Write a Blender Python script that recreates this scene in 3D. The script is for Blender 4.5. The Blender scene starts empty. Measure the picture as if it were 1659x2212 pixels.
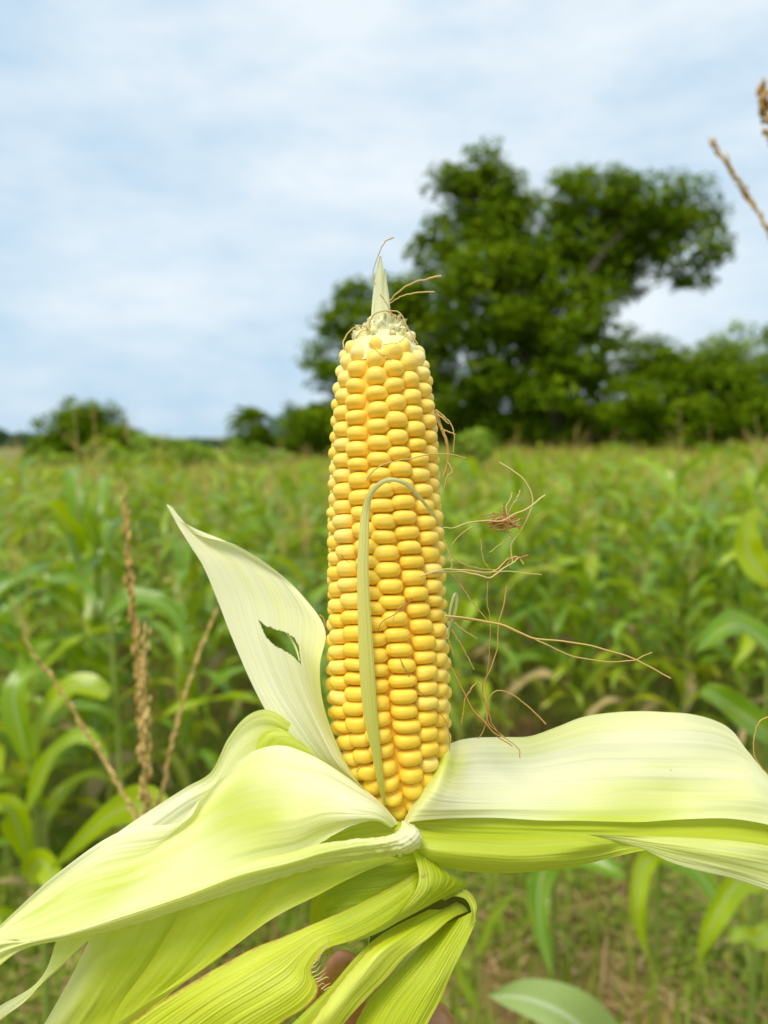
import bpy, math, random
import numpy as np
from mathutils import Vector, Matrix, noise

sc = bpy.context.scene
col = sc.collection
R = math.radians
random.seed(7)
rng = np.random.default_rng(7)

# ------------------------------------------------------------------ camera
EYE = 1.70
PITCH = R(5.6)
F = 1671.0                      # focal length in units of a 1659 x 2212 picture
cam_d = bpy.data.cameras.new("camera")
cam = bpy.data.objects.new("camera", cam_d); col.objects.link(cam)
cam.location = (0, 0, EYE)
cam.rotation_euler = (R(90) - PITCH, 0, 0)
cam_d.sensor_fit = 'VERTICAL'
cam_d.sensor_height = 36
cam_d.lens = 36 * F / 2212
cam_d.clip_start = 0.01
cam_d.clip_end = 2000
cam_d.dof.use_dof = True
cam_d.dof.focus_distance = 0.284
cam_d.dof.aperture_fstop = cam_d.lens / 3.3     # an aperture about 3 mm wide
sc.camera = cam

# ------------------------------------------------------------------ light
SUN_EL, SUN_AZ = R(62), R(215)      # azimuth clockwise from +Y: high, behind left of the camera
world = bpy.data.worlds.new("World"); sc.world = world
world.use_nodes = True
wn, wl = world.node_tree.nodes, world.node_tree.links
wn.clear()
w_out = wn.new('ShaderNodeOutputWorld')
bg = wn.new('ShaderNodeBackground'); bg.inputs['Strength'].default_value = 0.093
sky = wn.new('ShaderNodeTexSky'); sky.sky_type = 'NISHITA'; sky.sun_disc = False
sky.sun_elevation = SUN_EL; sky.sun_rotation = SUN_AZ
sky.air_density = 1.0; sky.dust_density = 2.0; sky.ozone_density = 2.0
tc = wn.new('ShaderNodeTexCoord')
mp = wn.new('ShaderNodeMapping'); mp.inputs['Scale'].default_value = (1.0, 1.0, 2.6)
mp.inputs['Rotation'].default_value = (0.0, R(14), 0.0); mp.inputs['Location'].default_value = (1.3, 0.7, 0.45)
n1 = wn.new('ShaderNodeTexNoise'); n1.inputs['Scale'].default_value = 3.2; n1.inputs['Detail'].default_value = 9; n1.inputs['Roughness'].default_value = 0.58
n2 = wn.new('ShaderNodeTexNoise'); n2.inputs['Scale'].default_value = 1.4; n2.inputs['Detail'].default_value = 3
add = wn.new('ShaderNodeMath'); add.operation = 'ADD'
mr = wn.new('ShaderNodeMapRange'); mr.inputs['From Min'].default_value = 0.85; mr.inputs['From Max'].default_value = 1.16
mr.inputs['To Min'].default_value = 0.0; mr.inputs['To Max'].default_value = 1.0
ramp = wn.new('ShaderNodeValToRGB')
ramp.color_ramp.elements[0].position = 0.0; ramp.color_ramp.elements[0].color = (4.6, 6.2, 7.6, 1)
ramp.color_ramp.elements[1].position = 1.0; ramp.color_ramp.elements[1].color = (7.3, 8.0, 8.5, 1)
mix = wn.new('ShaderNodeMix'); mix.data_type = 'RGBA'; mix.inputs[0].default_value = 0.94
wl.new(tc.outputs['Generated'], mp.inputs['Vector'])
wl.new(mp.outputs[0], n1.inputs['Vector']); wl.new(mp.outputs[0], n2.inputs['Vector'])
wl.new(n1.outputs['Fac'], add.inputs[0]); wl.new(n2.outputs['Fac'], add.inputs[1])
wl.new(add.outputs[0], mr.inputs['Value']); wl.new(mr.outputs[0], ramp.inputs[0])
wl.new(sky.outputs[0], mix.inputs[6]); wl.new(ramp.outputs[0], mix.inputs[7])
wl.new(mix.outputs[2], bg.inputs['Color']); wl.new(bg.outputs[0], w_out.inputs['Surface'])

sun_d = bpy.data.lights.new("sun", 'SUN'); sun = bpy.data.objects.new("sun", sun_d); col.objects.link(sun)
sun_d.energy = 2.6; sun_d.angle = R(26); sun_d.color = (1.0, 0.93, 0.78)
sd = Vector((math.sin(SUN_AZ) * math.cos(SUN_EL), math.cos(SUN_AZ) * math.cos(SUN_EL), math.sin(SUN_EL)))
sun.rotation_euler = sd.to_track_quat('Z', 'Y').to_euler()
sun.location = sd * 50

sc.view_settings.view_transform = 'Standard'
sc.view_settings.look = 'None'
sc.view_settings.exposure = 0.38
sc.view_settings.gamma = 1.0
sc.cycles.use_denoising = True
sc.cycles.max_bounces = 8
sc.cycles.transmission_bounces = 6
sc.cycles.transparent_max_bounces = 6
sc.cycles.caustics_reflective = False
sc.cycles.caustics_refractive = False

RIGHT = np.array([1.0, 0, 0])
FWD = np.array([0, math.cos(PITCH), -math.sin(PITCH)])
UP = np.array([0, math.sin(PITCH), math.cos(PITCH)])
CAM = np.array([0, 0, EYE])


def at(x, y, d):
    """a direction in the view and a real distance in metres -> a point of the place"""
    return CAM + RIGHT * ((x - 829.5) / F * d) - UP * ((y - 1106) / F * d) + FWD * d


# ------------------------------------------------------------------ helpers
def tag(o, label=None, cat=None, group=None, kind=None):
    if label: o['label'] = label
    if cat: o['category'] = cat
    if group: o['group'] = group
    if kind: o['kind'] = kind
    return o


def empty(name, loc, rz=0.0):
    o = bpy.data.objects.new(name, None); col.objects.link(o)
    o.empty_display_size = 0.05
    o.location = tuple(loc); o.rotation_euler = (0, 0, rz)
    return o


class MB:
    """collects faces; one mesh per build()"""
    def __init__(s):
        s.v = []; s.f = []; s.uv = []; s.t = []; s.n = 0

    def add(s, v, f, uv=None, t=None):
        v = np.asarray(v, float); k = len(v)
        s.v.append(v); s.f.append(np.asarray(f, int) + s.n)
        s.uv.append(np.zeros((k, 2)) if uv is None else np.asarray(uv, float))
        s.t.append(np.zeros(k) if t is None else np.broadcast_to(np.asarray(t, float), (k,)))
        s.n += k

    def mesh(s, name, mat, smooth=True):
        V = np.concatenate(s.v); UV = np.concatenate(s.uv); T = np.concatenate(s.t)
        me = bpy.data.meshes.new(name)
        me.vertices.add(len(V)); me.vertices.foreach_set('co', V.astype(np.float32).ravel())
        loops = np.concatenate([f.ravel() for f in s.f])
        sizes = np.concatenate([np.full(len(f), f.shape[1]) for f in s.f])
        me.loops.add(len(loops)); me.loops.foreach_set('vertex_index', loops.astype(np.int32))
        me.polygons.add(len(sizes))
        st = np.concatenate([[0], np.cumsum(sizes)[:-1]])
        me.polygons.foreach_set('loop_start', st.astype(np.int32))
        me.polygons.foreach_set('loop_total', sizes.astype(np.int32))
        me.polygons.foreach_set('use_smooth', np.full(len(sizes), smooth))
        ul = me.uv_layers.new(name='UVMap')
        ul.data.foreach_set('uv', UV[loops].astype(np.float32).ravel())
        a = me.attributes.new('tint', 'FLOAT', 'POINT'); a.data.foreach_set('value', T.astype(np.float32))
        me.materials.append(mat)
        me.update(calc_edges=True); me.validate()
        return me

    def build(s, name, mat, parent=None, smooth=True):
        me = s.mesh(name, mat, smooth)
        o = bpy.data.objects.new(name, me); col.objects.link(o)
        if parent is not None:
            o.parent = parent
            o.matrix_parent_inverse = parent.matrix_basis.inverted() if parent.parent is None else (parent.parent.matrix_basis @ parent.matrix_basis).inverted()
            # geometry is written in world coordinates
        return o


def cr(P, n):
    """Catmull-Rom through the rows of P, n samples"""
    P = np.asarray(P, float); m = len(P)
    if m == 2:
        t = np.linspace(0, 1, n).reshape((-1,) + (1,) * (P.ndim - 1))
        return P[0] * (1 - t) + P[1] * t
    ext = np.concatenate([[2 * P[0] - P[1]], P, [2 * P[-1] - P[-2]]])
    u = np.linspace(0, m - 1, n); i = np.minimum(u.astype(int), m - 2)
    t = (u - i).reshape((-1,) + (1,) * (P.ndim - 1))
    a, b, c, d = ext[i], ext[i + 1], ext[i + 2], ext[i + 3]
    return 0.5 * (2 * b + (c - a) * t + (2 * a - 5 * b + 4 * c - d) * t ** 2 + (3 * b - a - 3 * c + d) * t ** 3)


def grid_faces(a, b, wrap=False):
    i, j = np.meshgrid(np.arange(a - 1), np.arange(b if wrap else b - 1), indexing='ij')
    j2 = (j + 1) % b
    return np.stack([i * b + j, i * b + j2, (i + 1) * b + j2, (i + 1) * b + j], -1).reshape(-1, 4)


def tube(mb, P, r0, r1=None, sides=6, n=None, t=0.0, prof=None):
    P = np.asarray(P, float)
    if n: P = cr(P, n)
    n = len(P); r1 = r0 if r1 is None else r1
    T = np.gradient(P, axis=0); T /= np.linalg.norm(T, axis=1, keepdims=True) + 1e-12
    ref = np.array([0.13, 0.97, 0.2]) if abs(T[0][1]) < 0.8 else np.array([0.97, 0.1, 0.2])
    A = np.cross(T, ref); A /= np.linalg.norm(A, axis=1, keepdims=True) + 1e-12
    B = np.cross(T, A)
    rad = np.linspace(r0, r1, n) if prof is None else np.asarray(prof)
    th = np.linspace(0, 2 * np.pi, sides, endpoint=False)
    V = P[:, None] + rad[:, None, None] * (A[:, None] * np.cos(th)[None, :, None] + B[:, None] * np.sin(th)[None, :, None])
    uv = np.stack(np.meshgrid(np.linspace(0, 1, n), th / 6.283, indexing='ij')[::-1], -1)
    mb.add(V.reshape(-1, 3), grid_faces(n, sides, True), uv.reshape(-1, 2), t)


# ------------------------------------------------------------------ materials
def newmat(name):
    m = bpy.data.materials.new(name); m.use_nodes = True
    nt = m.node_tree; nt.nodes.clear()
    out = nt.nodes.new('ShaderNodeOutputMaterial')
    return m, nt.nodes, nt.links, out


def N(nodes, typ, **kw):
    n = nodes.new(typ)
    for k, v in kw.items():
        if k in n.inputs: n.inputs[k].default_value = v
        else: setattr(n, k, v)
    return n


def uvscaled(nodes, links, su, sv):
    tcn = nodes.new('ShaderNodeUVMap'); mpn = nodes.new('ShaderNodeMapping')
    mpn.inputs['Scale'].default_value = (su, sv, 1)
    links.new(tcn.outputs[0], mpn.inputs['Vector'])
    return mpn.outputs[0]


def rampn(nodes, stops):
    r = nodes.new('ShaderNodeValToRGB'); e = r.color_ramp.elements
    while len(e) < len(stops): e.new(0.5)
    for k, (p, c) in enumerate(stops):
        e[k].position = p; e[k].color = (*c, 1)
    return r


def thin_leaf(name, stops, transl=0.4, rough=0.45, veins=60, bump=0.4, vein_dark=0.85, spec=0.5, midrib=None, tcol=(0.6, 0.75, 0.05), blotch=0.25, mottle=6.0, edge=None, vdist=0.0002, streak=0.5):
    """thin sheet: colour along the 'tint' value of the leaf, fine length-wise veins, light coming through"""
    m, nd, lk, out = newmat(name)
    at_ = N(nd, 'ShaderNodeAttribute', attribute_name='tint')
    veinuv = uvscaled(nd, lk, veins, 1.2)
    nz = N(nd, 'ShaderNodeTexNoise', Scale=1.0, Detail=4.0, Roughness=0.6); lk.new(veinuv, nz.inputs['Vector'])
    bluv = uvscaled(nd, lk, mottle, 2.5)
    bl = N(nd, 'ShaderNodeTexNoise', Scale=1.0, Detail=3.0); lk.new(bluv, bl.inputs['Vector'])
    s1 = N(nd, 'ShaderNodeMath', operation='MULTIPLY_ADD'); lk.new(bl.outputs['Fac'], s1.inputs[0])
    s1.inputs[1].default_value = blotch * 2; lk.new(at_.outputs['Fac'], s1.inputs[2])
    s2 = N(nd, 'ShaderNodeMath', operation='SUBTRACT'); lk.new(s1.outputs[0], s2.inputs[0]); s2.inputs[1].default_value = blotch
    s3 = N(nd, 'ShaderNodeMath', operation='MULTIPLY_ADD'); lk.new(nz.outputs['Fac'], s3.inputs[0]); s3.inputs[1].default_value = streak
    lk.new(s2.outputs[0], s3.inputs[2])
    s4 = N(nd, 'ShaderNodeMath', operation='SUBTRACT'); lk.new(s3.outputs[0], s4.inputs[0]); s4.inputs[1].default_value = streak / 2
    rp = rampn(nd, stops); lk.new(s4.outputs[0], rp.inputs[0])
    color = rp.outputs[0]
    vr = N(nd, 'ShaderNodeMapRange'); lk.new(nz.outputs['Fac'], vr.inputs['Value'])
    vr.inputs['From Min'].default_value = 0.35; vr.inputs['From Max'].default_value = 0.62
    vr.inputs['To Min'].default_value = vein_dark; vr.inputs['To Max'].default_value = 1.06
    mv = N(nd, 'ShaderNodeMix', data_type='RGBA', blend_type='MULTIPLY'); mv.inputs[0].default_value = 1.0
    lk.new(color, mv.inputs[6]); lk.new(vr.outputs[0], mv.inputs[7]); color = mv.outputs[2]
    sep = N(nd, 'ShaderNodeSeparateXYZ'); uvn = nd.new('ShaderNodeUVMap'); lk.new(uvn.outputs[0], sep.inputs[0])
    if midrib:
        a = N(nd, 'ShaderNodeMath', operation='SUBTRACT'); lk.new(sep.outputs[0], a.inputs[0]); a.inputs[1].default_value = 0.5
        b = N(nd, 'ShaderNodeMath', operation='ABSOLUTE'); lk.new(a.outputs[0], b.inputs[0])
        c = N(nd, 'ShaderNodeMapRange'); lk.new(b.outputs[0], c.inputs['Value'])
        c.inputs['From Min'].default_value = 0.035; c.inputs['From Max'].default_value = 0.06
        c.inputs['To Min'].default_value = 0.75; c.inputs['To Max'].default_value = 0.0
        mm = N(nd, 'ShaderNodeMix', data_type='RGBA'); lk.new(c.outputs[0], mm.inputs[0]); lk.new(color, mm.inputs[6])
        mm.inputs[7].default_value = (*midrib, 1); color = mm.outputs[2]
    if edge:      # dried brown margin
        a = N(nd, 'ShaderNodeMath', operation='SUBTRACT'); lk.new(sep.outputs[0], a.inputs[0]); a.inputs[1].default_value = 0.5
        b = N(nd, 'ShaderNodeMath', operation='ABSOLUTE'); lk.new(a.outputs[0], b.inputs[0])
        nz2 = N(nd, 'ShaderNodeTexNoise', Scale=1.0, Detail=5.0, Roughness=0.7); lk.new(uvscaled(nd, lk, 8, 22), nz2.inputs['Vector'])
        q = N(nd, 'ShaderNodeMath', operation='MULTIPLY_ADD'); lk.new(nz2.outputs['Fac'], q.inputs[0]); q.inputs[1].default_value = 0.12; lk.new(b.outputs[0], q.inputs[2])
        c = N(nd, 'ShaderNodeMapRange'); lk.new(q.outputs[0], c.inputs['Value'])
        c.inputs['From Min'].default_value = 0.52; c.inputs['From Max'].default_value = 0.56
        mm = N(nd, 'ShaderNodeMix', data_type='RGBA'); lk.new(c.outputs[0], mm.inputs[0]); lk.new(color, mm.inputs[6])
        mm.inputs[7].default_value = (*edge, 1); color = mm.outputs[2]
    bp = N(nd, 'ShaderNodeBump', Strength=bump, Distance=vdist); lk.new(nz.outputs['Fac'], bp.inputs['Height'])
    pr = N(nd, 'ShaderNodeBsdfPrincipled', Roughness=rough); pr.inputs['Specular IOR Level'].default_value = spec
    lk.new(color, pr.inputs['Base Color']); lk.new(bp.outputs[0], pr.inputs['Normal'])
    tr = N(nd, 'ShaderNodeBsdfTranslucent'); lk.new(bp.outputs[0], tr.inputs['Normal'])
    mt = N(nd, 'ShaderNodeMix', data_type='RGBA', blend_type='MIX'); mt.inputs[0].default_value = 0.45
    lk.new(color, mt.inputs[6]); mt.inputs[7].default_value = (*tcol, 1); lk.new(mt.outputs[2], tr.inputs['Color'])
    ms = N(nd, 'ShaderNodeMixShader'); ms.inputs[0].default_value = transl
    lk.new(pr.outputs[0], ms.inputs[1]); lk.new(tr.outputs[0], ms.inputs[2]); lk.new(ms.outputs[0], out.inputs['Surface'])
    return m


def island_mat(name, stops, rough=0.6, transl=0.0, spec=0.4, tint_add=True, tcol=None, sss=0.0, sss_r=(1, .5, .2), sss_s=0.002, bump=None):
    """colour picked per separate piece (leaf, straw, kernel) plus its tint"""
    m, nd, lk, out = newmat(name)
    g = N(nd, 'ShaderNodeNewGeometry')
    at_ = N(nd, 'ShaderNodeAttribute', attribute_name='tint')
    a = N(nd, 'ShaderNodeMath', operation='ADD'); lk.new(at_.outputs['Fac'], a.inputs[1])
    b = N(nd, 'ShaderNodeMath', operation='MULTIPLY'); lk.new(g.outputs['Random Per Island'], b.inputs[0]); b.inputs[1].default_value = 0.5
    lk.new(b.outputs[0], a.inputs[0])
    rp = rampn(nd, stops); lk.new(a.outputs[0], rp.inputs[0])
    pr = N(nd, 'ShaderNodeBsdfPrincipled', Roughness=rough); pr.inputs['Specular IOR Level'].default_value = spec
    lk.new(rp.outputs[0], pr.inputs['Base Color'])
    if sss:
        pr.inputs['Subsurface Weight'].default_value = sss
        pr.inputs['Subsurface Radius'].default_value = sss_r; pr.inputs['Subsurface Scale'].default_value = sss_s
    if bump:
        o = N(nd, 'ShaderNodeTexCoord')
        nz = N(nd, 'ShaderNodeTexNoise', Scale=bump[0], Detail=3.0); lk.new(o.outputs['Object'], nz.inputs['Vector'])
        bp = N(nd, 'ShaderNodeBump', Strength=bump[1], Distance=bump[2]); lk.new(nz.outputs['Fac'], bp.inputs['Height']); lk.new(bp.outputs[0], pr.inputs['Normal'])
    if transl:
        tr = N(nd, 'ShaderNodeBsdfTranslucent')
        if tcol:
            tr.inputs['Color'].default_value = (*tcol, 1)
        else: lk.new(rp.outputs[0], tr.inputs['Color'])
        ms = N(nd, 'ShaderNodeMixShader'); ms.inputs[0].default_value = transl
        lk.new(pr.outputs[0], ms.inputs[1]); lk.new(tr.outputs[0], ms.inputs[2]); lk.new(ms.outputs[0], out.inputs['Surface'])
    else:
        lk.new(pr.outputs[0], out.inputs['Surface'])
    return m


HUSK = [(0.0, (0.88, 0.87, 0.60)), (0.3, (0.82, 0.84, 0.36)), (0.65, (0.62, 0.69, 0.10)), (1.0, (0.48, 0.57, 0.008))]
M_husk = thin_leaf('pale inner husk', HUSK, transl=0.34, rough=0.42, veins=60, bump=0.5, vein_dark=0.94, blotch=0.22, tcol=(0.85, 0.88, 0.10))
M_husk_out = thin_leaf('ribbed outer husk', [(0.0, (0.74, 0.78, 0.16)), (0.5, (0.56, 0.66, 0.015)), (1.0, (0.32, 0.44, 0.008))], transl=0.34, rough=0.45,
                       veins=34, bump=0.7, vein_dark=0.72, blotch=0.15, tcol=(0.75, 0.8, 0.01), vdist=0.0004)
M_husk_edge = thin_leaf('outer husk with dried edges', [(0.0, (0.76, 0.79, 0.14)), (0.5, (0.60, 0.68, 0.015)), (1.0, (0.32, 0.43, 0.01))], transl=0.3, rough=0.45,
                        veins=26, bump=0.6, vein_dark=0.78, blotch=0.2, tcol=(0.75, 0.8, 0.01), edge=(0.38, 0.17, 0.04), vdist=0.0003)
M_strip = thin_leaf('dry husk strip', [(0.0, (0.86, 0.86, 0.46)), (0.6, (0.72, 0.72, 0.20)), (1.0, (0.58, 0.64, 0.06))], transl=0.25, rough=0.5, veins=14, bump=0.8, vein_dark=0.8, tcol=(0.7, 0.75, 0.2), vdist=0.0003)
M_kernel = island_mat('kernel', [(0.0, (0.97, 0.62, 0.045)), (0.5, (0.97, 0.69, 0.14)), (1.0, (0.95, 0.77, 0.36)), ], rough=0.42, spec=0.38, sss=0.40, sss_r=(1.0, .55, .08), sss_s=0.0028, bump=(900, 0.12, 0.0003))
M_cob = island_mat('cob tip', [(0.0, (0.93, 0.80, 0.34)), (1.0, (0.93, 0.88, 0.56))], rough=0.5, sss=0.3, sss_s=0.002, bump=(1500, 0.6, 0.0006))
M_lining = island_mat('shade-dark stained husk lining', [(0.0, (0.05, 0.05, 0.005)), (1.0, (0.14, 0.15, 0.01))], rough=0.6)  # pocket shade put into the colour, with some dried brown stain
M_pale = thin_leaf('pale maize leaf', [(0.0, (0.40, 0.52, 0.16)), (1.0, (0.34, 0.48, 0.14))], transl=0.25, rough=0.35, veins=30, midrib=(0.66, 0.74, 0.45), tcol=(0.5, 0.6, 0.1), vdist=0.001)  # sky reflection put into the base colour, so paler than the other leaves
M_silk = island_mat('golden silk', [(0.0, (0.48, 0.22, 0.04)), (0.5, (0.62, 0.40, 0.10)), (1.0, (0.78, 0.70, 0.28))], rough=0.4, transl=0.15)
M_silk_red = island_mat('brown silk', [(0.0, (0.22, 0.06, 0.02)), (0.5, (0.42, 0.17, 0.05)), (1.0, (0.6, 0.36, 0.12))], rough=0.4)
M_maize = thin_leaf('maize leaf', [(0.0, (0.42, 0.54, 0.002)), (0.45, (0.12, 0.29, 0.008)), (1.0, (0.64, 0.55, 0.01))], transl=0.38, rough=0.25, veins=18, bump=0.3, vein_dark=0.85,
                    midrib=(0.42, 0.50, 0.20), tcol=(0.62, 0.74, 0.004), blotch=0.35, mottle=2.0, spec=0.5, vdist=0.002)
M_stalk = island_mat('maize stalk', [(0.0, (0.16, 0.26, 0.03)), (0.5, (0.24, 0.30, 0.05)), (1.0, (0.34, 0.24, 0.08))], rough=0.5)
M_tassel = island_mat('dry tassel', [(0.0, (0.50, 0.25, 0.06)), (0.5, (0.64, 0.42, 0.13)), (1.0, (0.74, 0.60, 0.22))], rough=0.7, transl=0.15)
M_dry = island_mat('dead leaf', [(0.0, (0.28, 0.17, 0.06)), (1.0, (0.48, 0.36, 0.16))], rough=0.7, transl=0.15)
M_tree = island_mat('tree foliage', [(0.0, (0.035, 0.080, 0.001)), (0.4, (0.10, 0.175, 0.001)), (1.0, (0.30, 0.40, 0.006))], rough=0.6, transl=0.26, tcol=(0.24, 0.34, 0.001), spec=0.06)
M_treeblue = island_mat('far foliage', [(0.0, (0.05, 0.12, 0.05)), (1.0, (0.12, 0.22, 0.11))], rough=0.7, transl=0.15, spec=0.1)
M_bush = island_mat('bright bush foliage', [(0.0, (0.16, 0.28, 0.01)), (1.0, (0.38, 0.52, 0.03))], rough=0.5, transl=0.3, spec=0.3)
M_bark = island_mat('bark', [(0.0, (0.07, 0.05, 0.035)), (1.0, (0.13, 0.10, 0.07))], rough=0.9, bump=(8, 0.8, 0.05))
M_weed = island_mat('low weeds', [(0.0, (0.14, 0.24, 0.01)), (0.6, (0.24, 0.33, 0.02)), (1.0, (0.42, 0.40, 0.06))], rough=0.5, transl=0.3)
M_straw = island_mat('straw', [(0.0, (0.20, 0.11, 0.05)), (0.6, (0.38, 0.25, 0.11)), (1.0, (0.55, 0.42, 0.22))], rough=0.8)
M_shank = island_mat('shank', [(0.0, (0.45, 0.6, 0.1)), (1.0, (0.6, 0.7, 0.25))], rough=0.5)
M_skin, nd, lk, out = newmat('skin')
o_ = N(nd, 'ShaderNodeTexCoord'); nz_ = N(nd, 'ShaderNodeTexNoise', Scale=160.0, Detail=5.0); lk.new(o_.outputs['Object'], nz_.inputs['Vector'])
rp_ = rampn(nd, [(0.3, (0.36, 0.14, 0.05)), (0.7, (0.52, 0.24, 0.10))]); lk.new(nz_.outputs['Fac'], rp_.inputs[0])
pr_ = N(nd, 'ShaderNodeBsdfPrincipled', Roughness=0.45); pr_.inputs['Subsurface Weight'].default_value = 0.12; pr_.inputs['Subsurface Scale'].default_value = 0.004
bp_ = N(nd, 'ShaderNodeBump', Strength=0.4, Distance=0.0006); lk.new(nz_.outputs['Fac'], bp_.inputs['Height']); lk.new(bp_.outputs[0], pr_.inputs['Normal'])
lk.new(rp_.outputs[0], pr_.inputs['Base Color']); lk.new(pr_.outputs[0], out.inputs['Surface'])
M_nail = island_mat('nail', [(0.0, (0.5, 0.28, 0.2)), (1.0, (0.6, 0.36, 0.27))], rough=0.3)

M_soil, nd, lk, out = newmat('field soil')
o_ = N(nd, 'ShaderNodeTexCoord')
na = N(nd, 'ShaderNodeTexNoise', Scale=3.0, Detail=10.0, Roughness=0.7); lk.new(o_.outputs['Object'], na.inputs['Vector'])
nb = N(nd, 'ShaderNodeTexNoise', Scale=0.9, Detail=4.0); lk.new(o_.outputs['Object'], nb.inputs['Vector'])
ra = rampn(nd, [(0.3, (0.10, 0.045, 0.015)), (0.5, (0.20, 0.10, 0.035)), (0.7, (0.34, 0.20, 0.08))]); lk.new(na.outputs['Fac'], ra.inputs[0])
rb = rampn(nd, [(0.40, (0, 0, 0)), (0.56, (1, 1, 1))]); lk.new(nb.outputs['Fac'], rb.inputs[0])
mg = N(nd, 'ShaderNodeMix', data_type='RGBA'); lk.new(rb.outputs[0], mg.inputs[0]); lk.new(ra.outputs[0], mg.inputs[6]); mg.inputs[7].default_value = (0.17, 0.21, 0.02, 1)
pr_ = N(nd, 'ShaderNodeBsdfPrincipled', Roughness=0.95)
bp_ = N(nd, 'ShaderNodeBump', Strength=0.8, Distance=0.03); lk.new(na.outputs['Fac'], bp_.inputs['Height']); lk.new(bp_.outputs[0], pr_.inputs['Normal'])
lk.new(mg.outputs[2], pr_.inputs['Base Color']); lk.new(pr_.outputs[0], out.inputs['Surface'])

# ------------------------------------------------------------------ ground
gx = np.concatenate([-np.geomspace(700, 6, 26), np.linspace(-5.8, 5.8, 90), np.geomspace(6, 700, 26)])
gy = np.concatenate([[-700, -200, -60, -15, -4], np.linspace(-1, 12, 100), np.geomspace(12.5, 900, 34)])
X, Y = np.meshgrid(gx, gy, indexing='ij')
Z = np.zeros_like(X)
for i in range(X.shape[0]):
    for j in range(X.shape[1]):
        if abs(X[i, j]) < 8 and -2 < Y[i, j] < 14:
            Z[i, j] = 0.035 * noise.noise(Vector((X[i, j] * 2.2, Y[i, j] * 2.2, 0))) + 0.02 * noise.noise(Vector((X[i, j] * 6, Y[i, j] * 6, 4))) + 0.02 * math.sin(X[i, j] * 8.0)
g = MB(); g.add(np.stack([X, Y, Z], -1).reshape(-1, 3), grid_faces(len(gx), len(gy))[:, ::-1])
tag(g.build('ground', M_soil), kind='structure')


# ------------------------------------------------------------------ leaf cards for crowns
def leaves_at(mb, C, size, nrm, spread=0.8, aspect=0.5, t=0.0):
    """small pointed leaves (a folded four-corner blade) at the points C, facing roughly nrm"""
    n = len(C)
    nr = nrm + rng.normal(0, spread, (n, 3)); nr /= np.linalg.norm(nr, axis=1, keepdims=True) + 1e-9
    a = np.cross(nr, rng.normal(0, 1, (n, 3))); a /= np.linalg.norm(a, axis=1, keepdims=True) + 1e-9
    b = np.cross(nr, a)
    s = (size * rng.uniform(0.6, 1.35, n))[:, None]
    V = np.stack([C - a * s * 0.5, C + b * s * aspect * 0.5 + nr * s * 0.08, C + a * s * 0.5, C - b * s * aspect * 0.5 + nr * s * 0.08], 1).reshape(-1, 3)
    f = np.arange(n * 4).reshape(n, 4)
    mb.add(V, f, None, np.repeat(np.broadcast_to(t, (n,)), 4))


def crown_mesh(blobs, size, density, depth=1.0, seed=0, vary=0.35):
    """blobs: (x, z, radius, y, fill) in metres; foliage gathers in clumps on each blob's shell"""
    mb = MB()
    for (bx, bz, br, by, fill) in blobs:
        nc = max(8, int(17 * fill * (1 + br * 0.9)))
        for _ in range(nc):
            v = rng.normal(0, 1, 3); v /= np.linalg.norm(v)
            rr = br * rng.uniform(0.45, 1.0) ** 0.6
            c = np.array([bx, by, bz]) + v * rr * np.array([1, depth, 0.9])
            cs = br * rng.uniform(0.22, 0.42) + 0.12
            n = int(density * 2.3 * cs * cs / (size * size * 0.35))
            q = rng.normal(0, 1, (n, 3)); q /= np.linalg.norm(q, axis=1, keepdims=True)
            q *= rng.uniform(0.3, 1.0, (n, 1)) ** 0.5
            P = c + q * cs * np.array([1.15, 1.15, 0.75])
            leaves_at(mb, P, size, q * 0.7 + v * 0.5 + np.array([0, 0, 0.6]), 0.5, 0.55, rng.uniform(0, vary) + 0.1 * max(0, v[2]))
    return mb


def tree(name, label, cat, d, circles, mat, size, density, base, trunk_r, limbs=6, group=None, depth=1.0):
    """circles: (x, y, r, fill) as seen, each set at its own distance round d"""
    blobs = []
    for (x, y, r, fl) in circles:
        dd = d + random.uniform(-0.6, 0.9) * r / F * d * 1.3
        p = at(x, y, dd); blobs.append((p[0], p[2], r / F * dd, p[1], fl))
    b0 = at(base, 1100, d); b0 = np.array([b0[0], d, 0.0])
    root = empty(name, b0); tag(root, label, cat, group)
    tr = MB()
    hi = sorted(blobs, key=lambda b: -b[1] * b[2])
    fork = b0 + np.array([0, 0, max(0.4, 0.28 * max(b[1] for b in blobs))])
    tube(tr, [b0 - [0, 0, .1], b0 + [0.05 * trunk_r, 0, fork[2] * .5], fork], trunk_r * 1.25, trunk_r * 0.85, 10, 8)
    for k, b in enumerate(hi[:limbs]):
        e = np.array([b[0], b[3], b[1]])
        mid = fork * .5 + e * .5 + np.array([random.uniform(-.1, .1), random.uniform(-.1, .1), 0.05]) * (e[2])
        tube(tr, [fork - [0, 0, .1], mid, e], trunk_r * 0.42, trunk_r * 0.08, 7, 8)
        for _ in range(3):
            o2 = e + np.array([random.uniform(-1, 1), random.uniform(-1, 1), random.uniform(-.3, .9)]) * b[2] * .8
            tube(tr, [mid * .4 + e * .6, (e + o2) / 2 + [0, 0, .1], o2], trunk_r * 0.2, trunk_r * 0.04, 5, 5)
    tr.build('trunk', M_bark, root)
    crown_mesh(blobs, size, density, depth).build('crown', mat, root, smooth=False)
    return root


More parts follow.
